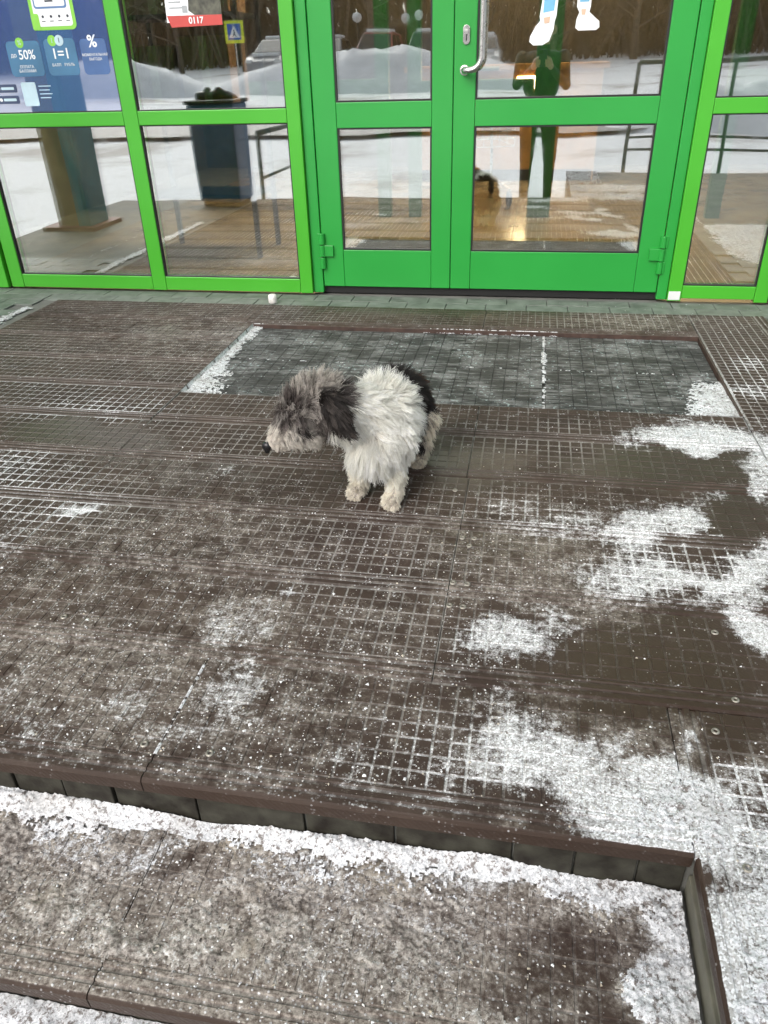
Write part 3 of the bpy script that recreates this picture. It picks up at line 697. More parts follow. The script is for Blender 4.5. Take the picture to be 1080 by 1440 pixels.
for k in range(24):
    a = 2 * math.pi * k / 24; poly.append((-.345 + .0155 * math.cos(a), 1.157 + (.022 if math.sin(a) > 0 else -.022) + .0155 * math.sin(a)))
lk.prism(poly, 3.992, 4.0005); plate = lk.build('lock_plate', STEEL, dr, bevel=.001)
part('keyhole', RUBBER_SEAL, [(-.347, -.342, 3.9905, 3.993, 1.135, 1.16)], dr, 0); part('lock_cylinder', STEEL, [(-.352, -.337, 3.989, 3.9922, 1.158, 1.176)], dr, .001)
# wall above and around, roof and interior shell
WALLM = pmat('grey_plaster', (.30, .30, .29), .8, var=.12, vscale=2, bump=.3)
part('fascia', GREEN_DOOR, [(-3.9, 4.2, 3.96, 4.1, TOPZ + .002, 3.3)])
part('side_wall', WALLM, [(2.062, 4.2, 3.98, 4.2, -.3, TOPZ)])
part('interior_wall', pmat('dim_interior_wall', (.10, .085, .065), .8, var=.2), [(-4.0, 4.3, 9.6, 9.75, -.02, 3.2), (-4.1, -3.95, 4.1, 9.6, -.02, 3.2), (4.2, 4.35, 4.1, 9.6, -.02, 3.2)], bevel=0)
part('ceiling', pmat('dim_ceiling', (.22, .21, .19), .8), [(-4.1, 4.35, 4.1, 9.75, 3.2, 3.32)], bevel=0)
fl = MB(); fl.box(-4, 4.25, 4.28, 9.62, -.3, -.016); flo = fl.build('floor', CONCRETE); tag(flo, kind='structure')
FT = pmat('interior_floor_tile', (.30, .245, .175), .2, var=.25, vscale=4, bump=.05, bscale=20)
for i in range(-5, 6):
    for j in range(8):
        if -3.9 < i * .6 - .13 and i * .6 + .47 < 3.9:
            m_ = MB(); m_.box(i * .6 - .13 + .002, i * .6 + .47 - .002, 4.285 + j * .6, 4.285 + (j + 1) * .6 - .004, -.016, -.002); m_.build('floor_tile', FT, flo)
# inner vestibule partition, green
inner = empty('inner_partition', (0, 6.3, 0)); tag(inner, 'dark green framed inner vestibule doorway behind the glass doors', 'partition')
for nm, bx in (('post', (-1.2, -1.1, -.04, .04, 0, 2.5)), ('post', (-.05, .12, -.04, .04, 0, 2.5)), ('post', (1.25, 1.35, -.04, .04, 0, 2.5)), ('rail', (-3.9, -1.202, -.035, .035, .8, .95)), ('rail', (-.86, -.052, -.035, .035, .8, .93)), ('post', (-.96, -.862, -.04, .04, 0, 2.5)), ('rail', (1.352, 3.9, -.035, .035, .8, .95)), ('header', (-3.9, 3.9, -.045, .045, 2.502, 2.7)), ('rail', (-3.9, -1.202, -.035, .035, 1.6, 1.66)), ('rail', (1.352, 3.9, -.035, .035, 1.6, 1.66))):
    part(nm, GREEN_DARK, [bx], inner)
# interior furniture
dm = empty('doormat', (-.25, 5.22, -.001)); tag(dm, 'black ribbed doormat just inside the glass doors', 'doormat')
DM = pmat('black_rubber_mat', (.012, .012, .012), .55)
part('mat_base', DM, [(-.9, .9, -.14, .14, 0, .006)], dm)
for k in range(9): part('mat_rib', DM, [(-.89, .89, -.135 + k * .03, -.118 + k * .03, .006, .013)], dm, .002)
lampm, N_, L_, P_ = new_mat('warm_lamp'); P_.inputs['Emission Color'].default_value = (1, .70, .38, 1); P_.inputs['Emission Strength'].default_value = 44.0; P_.inputs['Base Color'].default_value = (.8, .7, .5, 1)
for (lx, ly, lbl) in ((-.1, 8.2, 'warm glowing ceiling lamp panel deep inside the shop'), (-1.6, 5.3, 'warm ceiling lamp panel in the vestibule above the shelf rack'), (.6, 5.3, 'warm ceiling lamp panel in the vestibule above the doormat')):
    lp = empty('ceiling_lamp', (lx, ly, 3.19)); tag(lp, lbl, 'lamp')
    part('lamp_housing', STEEL, [(-.65, .65, -.35, .35, -.05, 0)], lp); part('diffuser', lampm, [(-.6, .6, -.3, .3, -.06, -.0505)], lp, 0)
WOODY = pmat('honey_wood', (.42, .22, .06), .45, var=.25, vscale=5)
ct = empty('counter', (-.35, 8.6, 0)); tag(ct, 'honey coloured wooden counter lit by the warm lamp', 'counter')
part('front_panel', WOODY, [(-.9, .9, -.3, .3, 0, .95)], ct); part('counter_top', WOODY, [(-.95, .95, -.34, .34, .952, 1.0)], ct); part('lamp_strip', lampm, [(.12, .42, -.306, -.3015, .62, .70)], ct, 0); part('lamp_strip', lampm, [(.12, .42, -.306, -.3015, .80, .90)], ct, 0); part('plinth', DM, [(-.88, .88, -.31, -.302, .001, .1)], ct)
# shopping trolley
tr = empty('shopping_trolley', (-.5, 7.0, 0), R(15)); tag(tr, 'wire shopping trolley standing inside near the counter', 'trolley')
bk = MB()
for k in range(9):
    z = .45 + k * .055; bk.tube([(-.25, -.3, z), (.25, -.3, z), (.25, .4, z), (-.25, .4, z), (-.25, -.3, z)], .004, 6)
for k in range(9):
    t = -.25 + k * .0625; bk.tube([(t, -.3, .45), (t, -.3, .9)], .003, 5); bk.tube([(t, .4, .45), (t, .4, .9)], .003, 5)
bk.build('basket', STEEL, tr)
for sx in (-.22, .22): MB().tube([(sx, .4, .9), (sx, .45, .5), (sx, .4, .15), (sx, -.35, .13)], .012, 8).build('frame_tube', STEEL, tr)
MB().tube([(-.26, .46, .98), (.26, .46, .98)], .016, 10).build('handle', GREEN_DARK, tr)
for sx in (-.22, .22):
    for sy in (-.33, .38):
        wh = MB().tube([(sx - .012, sy, .062), (sx + .012, sy, .062)], .06, 16).build('wheel', DM, tr)
# shelf rack with boxes behind the left window
rk = empty('shelf_rack', (-2.05, 5.0, 0)); tag(rk, 'dark metal shelf rack behind the left window', 'rack')
RKM = pmat('dark_steel', (.04, .045, .05), .5, .5)
for sx in (-.35, .35):
    for sy in (-.2, .2): part('rack_post', RKM, [(sx - .015, sx + .015, sy - .015, sy + .015, 0, 2.0)], rk)
for z in (.35, .85, 1.3, 1.75): part('shelf', RKM, [(-.34, .34, -.19, .19, z, z + .025)], rk)
CARD = pmat('brown_cardboard', (.30, .17, .085), .8, var=.15)
for k, (x, z, wd, hh) in enumerate(((-.2, .875, .26, .3), (.12, .875, .3, .34), (-.15, 1.325, .3, .32), (.18, 1.325, .24, .28))):
    bx = empty('carton', (-2.05 + x, 5.0, z)); tag(bx, ['small brown carton on the rack shelf beside a bigger carton', 'bigger brown carton on the lower loaded rack shelf', 'wide brown carton on the upper rack shelf', 'narrow brown carton on the upper rack shelf'][k], 'box')
    part('box_body', CARD, [(-wd / 2, wd / 2, -.15, .15, .001, hh)], bx); part('packing_tape', pmat('packing_tape', (.45, .36, .2), .3), [(-.025, .025, -.1512, -.1502, .002, hh)], bx, 0)

# ------------------------------------------------------------------ window stickers
WHITE = pmat('white_print', (.78, .80, .80), .5, var=.03); LIME = pmat('lime_print', (.22, .55, .06), .5, var=.05)
BLUE, N_, L_, P_ = new_mat('blue_film'); b = NB(BLUE); p = b.pos(); sx = N_.new('ShaderNodeSeparateXYZ'); L_.new(p, sx.inputs[0])
L_.new(b.mix(b.ramp(sx.outputs[2], .9, 1.6), (.05, .12, .30), (.03, .09, .33)), P_.inputs['Base Color']); P_.inputs['Roughness'].default_value = .4
gl_ = N_.new('ShaderNodeBsdfGlossy'); gl_.inputs['Roughness'].default_value = .03; mx_ = N_.new('ShaderNodeMixShader'); mx_.inputs[0].default_value = .45; L_.new(P_.outputs[0], mx_.inputs[1]); L_.new(gl_.outputs[0], mx_.inputs[2]); L_.new(mx_.outputs[0], N_['Material Output'].inputs[0])
def flat(name, mat, poly, y, parent, th=.0008):
    m_ = MB(); m_.prism(poly, y, y + th); return m_.build(name, mat, parent)
def rrect(x0, x1, z0, z1, r_, n=5):
    out = []
    for (cx, cz, a0) in ((x1 - r_, z1 - r_, 0), (x0 + r_, z1 - r_, 90), (x0 + r_, z0 + r_, 180), (x1 - r_, z0 + r_, 270)):
        for k in range(n + 1): a = R(a0 + 90 * k / n); out.append((cx + r_ * math.cos(a), cz + r_ * math.sin(a)))
    return out
def disc(x, z, rx, rz=None, n=20): return [(x + rx * math.cos(2 * math.pi * k / n), z + (rz or rx) * math.sin(2 * math.pi * k / n)) for k in range(n)]
def text(s_, x, z, size, y, mat, parent, align='CENTER', bold=0.0, sx=1.0):
    cu = bpy.data.curves.new('lettering', 'FONT'); cu.body = s_; cu.size = size; cu.align_x = align; cu.align_y = 'CENTER'; cu.extrude = .0004; cu.offset = bold
    o = bpy.data.objects.new('tmp_text', cu); C.objects.link(o)
    dg = bpy.context.evaluated_depsgraph_get(); me = bpy.data.meshes.new_from_object(o.evaluated_get(dg)); C.objects.unlink(o); bpy.data.objects.remove(o)
    me.materials.clear(); me.materials.append(mat)
    t = bpy.data.objects.new('lettering', me); t.rotation_euler = (R(90), 0, 0); t.location = (x, y, z); t.scale = (sx, 1, 1); return link(t, parent)
ad = empty('advertising_film', (0, 0, 0)); tag(ad, 'blue advertising film with phone picture and percent offers on the left window', 'poster')
yb = 3.9835
flat('film_sheet', BLUE, [(-2.832, .889), (-2.05, .889), (-2.05, 1.614), (-2.832, 1.614)], 3.985, ad)
ph = flat('phone_picture', LIME, rrect(-2.435, -2.205, 1.235, 1.60, .025), yb + .0005, ad)
flat('phone_screen', WHITE, rrect(-2.417, -2.222, 1.250, 1.585, .014), yb - .0004, ph)
flat('phone_card', pmat('print_blue_line', (.10, .20, .38), .5), rrect(-2.408, -2.238, 1.322, 1.57, .012), yb - .0013, ph)
flat('phone_card', WHITE, rrect(-2.400, -2.246, 1.330, 1.562, .008), yb - .0022, ph)
INK = pmat('dark_print', (.03, .035, .05), .5); RED = pmat('red_print', (.50, .06, .05), .5, var=.06)
for k in range(14): flat('barcode_bar', RED if k == 12 else INK, rrect(-2.394 + k * .0103, -2.394 + k * .0103 + .0065, 1.366, 1.40, .001, 1), yb - .0031, ph)
flat('barcode_bar', INK, rrect(-2.345, -2.303, 1.348, 1.355, .001, 1), yb - .0031, ph)
for k in range(4):
    x = -2.372 + k * .043; flat('phone_icon', INK, disc(x, 1.290, .006), yb - .0013, ph); flat('phone_icon', INK, rrect(x - .010, x + .010, 1.270, 1.273, .001, 1), yb - .0013, ph)
flat('phone_tab', LIME, rrect(-2.435, -2.394, 1.236, 1.303, .01), yb - .0013, ph)
text('до', -2.573, 1.136, .026, yb, WHITE, ad); text('50%', -2.502, 1.136, .056, yb, WHITE, ad, bold=.0006, sx=.95)
text('ОПЛАТА', -2.515, 1.086, .018, yb, WHITE, ad); text('БАЛЛАМИ', -2.515, 1.068, .018, yb, WHITE, ad)
PALE = pmat('pale_print', (.45, .60, .66), .5)
flat('card_panel', pmat('teal_print', (.05, .16, .28), .5), rrect(-2.605, -2.425, 1.045, 1.195, .02), yb + .0006, ad)
flat('card_panel', pmat('teal_print', (.05, .16, .28), .5), rrect(-2.400, -2.235, 1.045, 1.200, .02), yb + .0006, ad)
flat('card_panel', pmat('teal_print', (.055, .12, .28), .5), rrect(-2.210, -2.075, 1.045, 1.195, .02), yb + .0006, ad)
flat('coin', LIME, disc(-2.528, 1.188, .022), yb - .0003, ad); text('%', -2.528, 1.188, .028, yb - .0012, PALE, ad)
c1 = flat('coin', LIME, disc(-2.352, 1.192, .023), yb - .0003, ad); text('1', -2.352, 1.192, .03, yb - .0012, PALE, ad)
c2 = flat('coin', PALE, disc(-2.314, 1.192, .023), yb - .0012, ad); text('1', -2.314, 1.192, .03, yb - .0022, INK, ad)
text('1=1', -2.318, 1.136, .062, yb, WHITE, ad, bold=.0008)
text('БАЛЛ', -2.352, 1.090, .017, yb, WHITE, ad); text('РУБЛЬ', -2.283, 1.090, .017, yb, WHITE, ad)
text('%', -2.143, 1.182, .07, yb, WHITE, ad, bold=.0012)
text('МОМЕНТАЛЬНАЯ', -2.140, 1.128, .0155, yb, WHITE, ad); text('ВЫГОДА', -2.140, 1.110, .0155, yb, WHITE, ad)
flat('card_panel', PALE, rrect(-2.572, -2.492, .915, 1.020, .008), yb, ad)
for z in (.995, .945):
    bt = flat('store_button', pmat('button_print', (.04, .06, .12), .4), rrect(-2.72, -2.60, z - .018, z + .018, .006), yb, ad); flat('button_icon', WHITE, disc(-2.70, z, .008), yb - .001, bt); flat('button_icon', PALE, rrect(-2.685, -2.615, z - .006, z + .006, .002, 1), yb - .001, bt)
for k in range(4): flat('fine_print', PALE, rrect(-2.478, -2.41 - .01 * (k % 2), 1.000 - k * .017, 1.004 - k * .017, .001, 1), yb, ad)
yb = 3.9835
po = empty('paper_poster', (0, 0, 0)); tag(po, 'paper poster with red band reading 0117 taped inside the window', 'poster')
flat('paper_sheet', WHITE, [(-1.745, 1.245), (-1.474, 1.235), (-1.468, 1.60), (-1.735, 1.60)], 3.985, po)
flat('picture_area', pmat('olive_photo_print', (.07, .07, .05), .5, var=.6, vscale=40), [(-1.632, 1.29), (-1.605, 1.272), (-1.473, 1.27), (-1.469, 1.598), (-1.60, 1.598)], yb + .0006, po)
flat('red_band', RED, [(-1.742, 1.272), (-1.473, 1.27), (-1.474, 1.230), (-1.725, 1.226)], yb - .0003, po)
text('0117', -1.60, 1.250, .036, yb - .0014, WHITE, po, bold=.0008)
for k in range(8): flat('text_line', pmat('grey_print', (.35, .37, .38), .6), rrect(-1.725, -1.655 - .012 * (k % 3), 1.30 + k * .022, 1.305 + k * .022, .001, 1), yb, po)
flat('grey_square', pmat('grey_print', (.35, .37, .38), .6), rrect(-1.662, -1.638, 1.283, 1.31, .001, 1), yb - .0008, po)
# legs sticker on the right door
lg = empty('leg_sticker', (0, 0, 0)); tag(lg, 'cut-out sticker of light blue trouser legs and white shoes on the right door glass', 'sticker')
yb = 4.0125; JEANS = pmat('light_blue_print', (.16, .42, .62), .5, var=.12, vscale=20); SKIN = pmat('skin_print', (.62, .42, .30), .5); SHOE = pmat('shoe_print', (.70, .73, .73), .5, var=.1, vscale=30)
la = flat('sticker_backing', WHITE, [(-.020, 1.62), (.068, 1.62), (.048, 1.36), (.042, 1.215), (.036, 1.195), (.034, 1.165), (.018, 1.122), (-.01, 1.108), (-.05, 1.108), (-.068, 1.122), (-.066, 1.142), (-.045, 1.178), (-.026, 1.2), (-.030, 1.215), (-.012, 1.36)], yb, lg, .0009)
flat('trouser_leg', JEANS, [(-.003, 1.615), (.058, 1.615), (.030, 1.235), (-.016, 1.228)], yb - .0009, la)
flat('ankle', SKIN, [(-.012, 1.21), (.016, 1.214), (.014, 1.19), (-.008, 1.188)], yb - .0009, la)
flat('shoe', SHOE, [(-.018, 1.188), (.018, 1.192), (.026, 1.165), (.012, 1.13), (-.012, 1.116), (-.048, 1.116), (-.060, 1.126), (-.055, 1.142), (-.036, 1.172)], yb - .0009, la)
lb = flat('sticker_backing', WHITE, [(.118, 1.62), (.200, 1.62), (.186, 1.40), (.184, 1.245), (.180, 1.225), (.205, 1.205), (.225, 1.19), (.228, 1.168), (.215, 1.158), (.14, 1.158), (.126, 1.168), (.128, 1.20), (.138, 1.225), (.126, 1.245), (.124, 1.40)], yb, lg, .0009)
flat('trouser_leg', JEANS, [(.132, 1.615), (.190, 1.615), (.175, 1.262), (.136, 1.262)], yb - .0009, lb)
flat('ankle', SKIN, [(.145, 1.236), (.165, 1.236), (.163, 1.215), (.148, 1.215)], yb - .0009, lb)
flat('shoe', SHOE, [(.140, 1.213), (.168, 1.213), (.195, 1.20), (.217, 1.185), (.219, 1.171), (.212, 1.165), (.142, 1.165), (.134, 1.172)], yb - .0009, lb)

# small white lump on the pavers
x, y = G(384, 425)
il = MB().lathe([(.019, 0), (.0235, .004), (.0235, .034), (.020, .042), (.013, .0455), (.004, .046)], 18).build('plastic_cap', pmat('dirty_white_plastic', (.72, .70, .66), .5, var=.2, vscale=60, bump=.3), smooth=True, loc=(x, y, -.004)); tag(il, 'small dirty white plastic cap on the pavers below the left window', 'cap')
# ------------------------------------------------------------------ bodies from tapered limbs
def limb(mb, p0, r0, p1, r1, n=14):
    p0 = Vector(p0); p1 = Vector(p1); d = p1 - p0; L_ = d.length; t = d / L_ if L_ > 1e-6 else Vector((0, 0, 1))
    a = t.orthogonal().normalized(); c = t.cross(a); b0 = len(mb.v); ring = []
    prof = [(-r0 * math.cos(q), r0 * math.sin(q)) for q in (R(8), R(30), R(60), R(90))] + [(L_ + r1 * math.cos(q), r1 * math.sin(q)) for q in (R(90), R(60), R(30), R(8))]
    for (h, rad) in prof:
        for k in range(n):
            q = 2 * math.pi * k / n; mb.v.append(tuple(p0 + t * h + (a * math.cos(q) + c * math.sin(q)) * rad))
    for i in range(len(prof) - 1):
        for k in range(n):
            mb.f.append((b0 + i * n + k, b0 + i * n + (k + 1) % n, b0 + (i + 1) * n + (k + 1) % n, b0 + (i + 1) * n + k))
    mb.f.append(tuple(b0 + k for k in range(n))[::-1]); mb.f.append(tuple(b0 + (len(prof) - 1) * n + k for k in range(n)))
def fuse(mb, voxel, smooth_it):
    me = mb.mesh('tmp'); bm = bmesh.new(); bm.from_mesh(me); bmesh.ops.recalc_face_normals(bm, faces=bm.faces); bm.to_mesh(me); bm.free()
    o = bpy.data.objects.new('tmp', me); C.objects.link(o)
    r_ = o.modifiers.new('r', 'REMESH'); r_.mode = 'VOXEL'; r_.voxel_size = voxel
    s_ = o.modifiers.new('s', 'SMOOTH'); s_.iterations = smooth_it; s_.factor = .5
    dg = bpy.context.evaluated_depsgraph_get(); out = bpy.data.meshes.new_from_object(o.evaluated_get(dg))
    C.objects.unlink(o); bpy.data.objects.remove(o); out.shade_smooth(); return out

# ------------------------------------------------------------------ the dog
DO = Vector((-.384, 1.845, 0)); DB = Vector((.15, .99, 0)).normalized(); DS = Vector((.94, -.34, 0)).normalized(); DS2 = Vector((.98, -.20, 0))
def dp(a, s_, z): return DO + DB * a + (DS if a < .12 else DS2) * s_ + Vector((0, 0, z))
SK, NOSE = Vector((-.522, 1.788, .304)), Vector((-.634, 1.735, .212))
HD = (NOSE - SK).normalized()
segs = []   # (p0, r0, p1, r1, region)
def sg(p0, r0, p1, r1, reg): segs.append((Vector(p0), r0, Vector(p1), r1, reg))
sg(dp(.0, 0, .185), .072, dp(.08, 0, .225), .083, 'body')
sg(dp(.08, 0, .225), .083, dp(.18, 0, .205), .082, 'body')
sg(dp(.18, 0, .205), .082, dp(.245, 0, .182), .074, 'rump')
sg(dp(.03, 0, .22), .068, SK + Vector((.035, .01, -.015)), .058, 'neck')
sg(SK + Vector((.008, 0, 0)), .056, SK + HD * .05 + Vector((-.006, 0, .008)), .050, 'head')
sg(SK + HD * .055 + Vector((0, 0, -.016)), .046, NOSE - HD * .022 + Vector((0, 0, -.004)), .029, 'muz')
for s_ in (.056, -.056):
    sg(dp(.03, s_ * .9, .19), .050, dp(.03, s_, .12), .028, 'fleg')
    sg(dp(.03, s_, .12), .028, dp(.005, s_, .035), .017, 'fleg')
    sg(dp(.008, s_, .024), .022, dp(-.026, s_ * 1.04, .018), .020, 'paw')
for s_ in (.052, -.052):
    sg(dp(.235, s_ * .9, .160), .054, dp(.205, s_ * 1.1, .105), .040, 'hleg')
    sg(dp(.205, s_ * 1.1, .105), .038, dp(.275, s_ * 1.05, .070), .020, 'hleg')
    sg(dp(.275, s_ * 1.05, .070), .019, dp(.258, s_ * 1.05, .024), .018, 'hleg')
    sg(dp(.260, s_ * 1.05, .022), .020, dp(.225, s_ * 1.1, .018), .019, 'paw')
sg(dp(.295, 0, .20), .022, dp(.355, .0, .14), .016, 'tail')
sg(dp(.355, .0, .14), .016, dp(.345, .0, .075), .010, 'tail')
E0 = SK + Vector((.040, -.050, .036)); E1 = E0 + Vector((.050, -.030, -.056))
sg(E0, .018, E0 * .5 + E1 * .5, .021, 'ear'); sg(E0 * .5 + E1 * .5, .021, E1, .011, 'ear')
E2 = SK + Vector((.045, .055, .030)); E3 = E2 + Vector((.03, .02, -.07))
sg(E2, .016, E3, .013, 'ear2')
mb = MB()
for (p0, r0, p1, r1, rg) in segs: limb(mb, p0, r0, p1, r1)
# toes
for a0, s0 in ((-.026, .058), (-.026, -.058), (.225, .057), (.225, -.057)):
    for k in (-1.5, -.5, .5, 1.5): limb(mb, dp(a0 + .008, s0 + k * .009, .014), .009, dp(a0 - .016 + abs(k) * .004, s0 + k * .010, .0095), .0085, 8)
dog = empty('dog', (DO.x, DO.y, 0)); tag(dog, 'shaggy white dog with dark grey head and black rump standing on the rubber treads', 'dog')
bme = fuse(mb, .0075, 4)
for v in bme.vertices: v.co -= Vector((DO.x, DO.y, 0))
bme.transform(Matrix.Identity(4))
SKINM = pmat('dog_skin', (.32, .28, .25), .7, var=.2)
bme.materials.clear(); bme.materials.append(SKINM)
body = bpy.data.objects.new('body', bme); link(body, dog)

def dog_fur():
    rng = np.random.default_rng(3)
    nv_ = len(bme.vertices); co = np.empty(nv_ * 3, np.float32); bme.vertices.foreach_get('co', co); co = co.reshape(-1, 3) + np.array([DO.x, DO.y, 0])
    bme.calc_loop_triangles(); nt_ = len(bme.loop_triangles); ti = np.empty(nt_ * 3, np.int32); bme.loop_triangles.foreach_get('vertices', ti); ti = ti.reshape(-1, 3)
    vn = np.empty(nv_ * 3, np.float32); bme.vertices.foreach_get('normal', vn); vn = vn.reshape(-1, 3)
    A, B, Cc = co[ti[:, 0]], co[ti[:, 1]], co[ti[:, 2]]
    area = np.linalg.norm(np.cross(B - A, Cc - A), axis=1) / 2
    names = ['body', 'rump', 'neck', 'head', 'muz', 'fleg', 'paw', 'hleg', 'tail', 'ear', 'ear2']
    def region(P_):
        best = np.full(len(P_), 1e9); reg = np.zeros(len(P_), int)
        for (p0, r0, p1, r1, rg) in segs:
            p0 = np.array(p0); d = np.array(p1) - p0; t = np.clip(((P_ - p0) @ d) / (d @ d), 0, 1)
            ds = np.linalg.norm(P_ - p0 - t[:, None] * d, axis=1) - (r0 + (r1 - r0) * t)
            k = ds < best; best[k] = ds[k]; reg[k] = names.index(rg)
        return reg
    dens = {'body': 1, 'rump': 1, 'neck': 1, 'head': 1.25, 'muz': 1.9, 'fleg': 1.2, 'paw': 1.6, 'hleg': 1.1, 'tail': 1.2, 'ear': 1.9, 'ear2': 1}
    treg = region((A + B + Cc) / 3); wgt = area * np.array([dens[n_] for n_ in names])[treg]; wgt /= wgt.sum()
    def sample(n_):
        i = rng.choice(nt_, n_, p=wgt); r1 = np.sqrt(rng.random(n_)); r2 = rng.random(n_)
        bc = np.stack([1 - r1, r1 * (1 - r2), r1 * r2], 1)
        P_ = (co[ti[i]] * bc[:, :, None]).sum(1); Nn = (vn[ti[i]] * bc[:, :, None]).sum(1); Nn /= np.linalg.norm(Nn, axis=1, keepdims=True)
        return P_, Nn
    def norm(v): return v / np.maximum(np.linalg.norm(v, axis=1, keepdims=True), 1e-9)
    b3, hd, sk, nose, o3 = np.array(DB), np.array(HD), np.array(SK), np.array(NOSE), np.array(DO)
    NP = 7
    def strands(P_, Nn, jit):
        reg = region(P_); n_ = len(P_); rn = np.array(names)[reg]
        down = np.array([0, 0, -1.0]); up = np.clip(Nn[:, 2], -1, 1)
        flow = np.zeros((n_, 3)); lift = np.full(n_, .45); Ln = np.full(n_, .042)
        m_ = np.isin(rn, ['body', 'rump', 'tail']); flow[m_] = b3 * .75 + down * (.25 + .55 * (1 - np.clip(up[m_], 0, 1)))[:, None]
        lift[m_] = .24 + .30 * np.clip(up[m_], 0, 1) ** 2; Ln[m_] = .060
        fr = m_ & ((P_ - o3) @ b3 < .05); flow[fr] = down * .9 + b3 * .25
        m_ = rn == 'neck'; flow[m_] = down * .8 + b3 * .5 + np.array([.25, 0, 0]); lift[m_] = .28 + .25 * np.clip(up[m_], 0, 1); Ln[m_] = .054
        m_ = rn == 'head'; frn = np.clip(Nn[m_] @ hd, 0, 1)[:, None]; flow[m_] = (1 - frn) * -hd * (.55 + .3 * np.clip(up[m_], 0, 1))[:, None] + frn * np.array([0, -.5, -.3]) + down * (.85 - .9 * np.clip(up[m_], 0, 1))[:, None]; lift[m_] = .26 + .50 * np.clip(up[m_], 0, 1); Ln[m_] = .038 + .010 * np.clip(up[m_], 0, 1)
        m_ = rn == 'muz'; flow[m_] = -hd * .55 + down * .75; lift[m_] = .45; Ln[m_] = .03
        tz = np.clip(((P_ - sk) @ hd) / np.linalg.norm(nose - sk), 0, 1); Ln = np.where(rn == 'muz', .036 - .027 * np.clip((tz - .6) / .35, 0, 1), Ln)
        m_ = rn == 'ear'; flow[m_] = np.array([.75, -.2, -.62]); lift[m_] = .18; Ln[m_] = .040
        m_ = rn == 'ear2'; flow[m_] = np.array([.5, .3, -.7]); lift[m_] = .25; Ln[m_] = .035
        m_ = np.isin(rn, ['fleg', 'hleg']); flow[m_] = down + .25 * b3; lift[m_] = .34; Ln[m_] = .016 + .020 * np.clip(P_[m_, 2] / .16, 0, 1)
        m_ = rn == 'paw'; flow[m_] = down * .6 - b3 * .45; lift[m_] = .5; Ln[m_] = .012
        flow = flow + rng.normal(0, jit, (n_, 3)); ft = flow - Nn * (flow * Nn).sum(1, keepdims=True); ft = norm(ft)
        # slow swirl so that locks lie in different directions
        sw = np.stack([np.sin(P_[:, 1] * 61 + P_[:, 2] * 43), np.sin(P_[:, 0] * 57 + 2 + P_[:, 2] * 37), np.sin(P_[:, 0] * 49 + P_[:, 1] * 53)], 1) * .17
        d0 = norm(Nn * lift[:, None] + (ft + sw) * (1 - lift)[:, None])
        Ln = Ln * rng.uniform(.65, 1.2, n_)
        t = np.linspace(0, 1, NP)
        grav = (down * .55 + norm(flow) * .35)
        pts = P_[:, None, :] + Ln[:, None, None] * (d0[:, None, :] * t[None, :, None] + .45 * grav[:, None, :] * (t ** 2)[None, :, None] * (.5 if True else 1))
        return reg, rn, Ln, pts, t
    NG = 3000; NS = 85000
    gP, gN = sample(NG); greg, grn, gL, gpts, t = strands(gP, gN, .30)
    P_, Nn = sample(NS); reg, rn, Ln, pts, t = strands(P_, Nn, .12)
    # nearest guide
    near = np.empty(NS, int)
    for i in range(0, NS, 4000):
        d = ((P_[i:i + 4000, None, :] - gP[None]) ** 2).sum(2); near[i:i + 4000] = d.argmin(1)
    same = np.linalg.norm(P_ - gP[near], axis=1) < .03
    off = gpts[near] - gP[near][:, None, :]
    ratio = (Ln / gL[near])[:, None, None]
    tgt = gP[near][:, None, :] * .75 + P_[:, None, :] * .25 + off * np.clip(ratio, .7, 1.3)
    cl = (same * np.where(rng.random(NS) < .8, rng.uniform(.6, .95, NS), rng.uniform(0, .3, NS)))[:, None, None] * (t ** .9)[None, :, None]
    pts = pts * (1 - cl) + tgt * cl
    # waves, shared by the lock
    ph = (near * 2.399) % 6.283; ax = rng.normal(0, 1, (NG, 3)); ax /= np.linalg.norm(ax, axis=1, keepdims=True)
    amp = np.where(np.isin(rn, ['head', 'ear', 'muz']), .0052, .0042)
    pts += (amp[:, None, None] * (np.sin(ph[:, None] + t[None] * (5.5 + (near % 5)[:, None] * .7)) * t[None])[:, :, None]) * ax[near][:, None, :]
    pts += rng.normal(0, .0007, pts.shape) * t[None, :, None]
    pts[:, :, 2] = np.maximum(pts[:, :, 2], .0015)
    # colours
    nz_ = fbm(P_[:, 0] * 1.3 + P_[:, 2], P_[:, 1] + P_[:, 2] * .7, 38, 3, 5) - .5
    a = (P_ - o3) @ b3 + nz_ * .06; z = P_[:, 2] + nz_ * .03
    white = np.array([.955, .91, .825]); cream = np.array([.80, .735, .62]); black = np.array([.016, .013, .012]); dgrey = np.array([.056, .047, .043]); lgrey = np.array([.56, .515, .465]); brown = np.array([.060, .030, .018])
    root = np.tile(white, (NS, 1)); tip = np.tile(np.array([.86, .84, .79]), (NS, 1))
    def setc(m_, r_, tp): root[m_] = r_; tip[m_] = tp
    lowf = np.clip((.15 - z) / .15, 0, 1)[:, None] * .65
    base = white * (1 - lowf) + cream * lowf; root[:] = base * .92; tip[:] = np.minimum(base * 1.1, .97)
    rump = np.isin(rn, ['body', 'rump', 'tail', 'hleg']) & (a > .112 - .012 * np.clip((z - .20) / .1, -1, 1))
    setc(rump & (z > .085 + .55 * np.clip(a - .26, 0, 1)), black, black * 2.2)
    setc(rump & (a > .24) & (z > .15), black * 1.5, brown * 1.6)
    hl = np.isin(rn, ['hleg', 'paw']) & (a > .175) & (z < .19); setc(hl, cream, cream * 1.15)
    hz = (P_ - sk)[:, 2]; th = ((P_ - sk) @ hd) / np.linalg.norm(nose - sk) + nz_ * .25
    hm = rn == 'head'
    setc(hm, dgrey * 1.1, dgrey * 3.2)
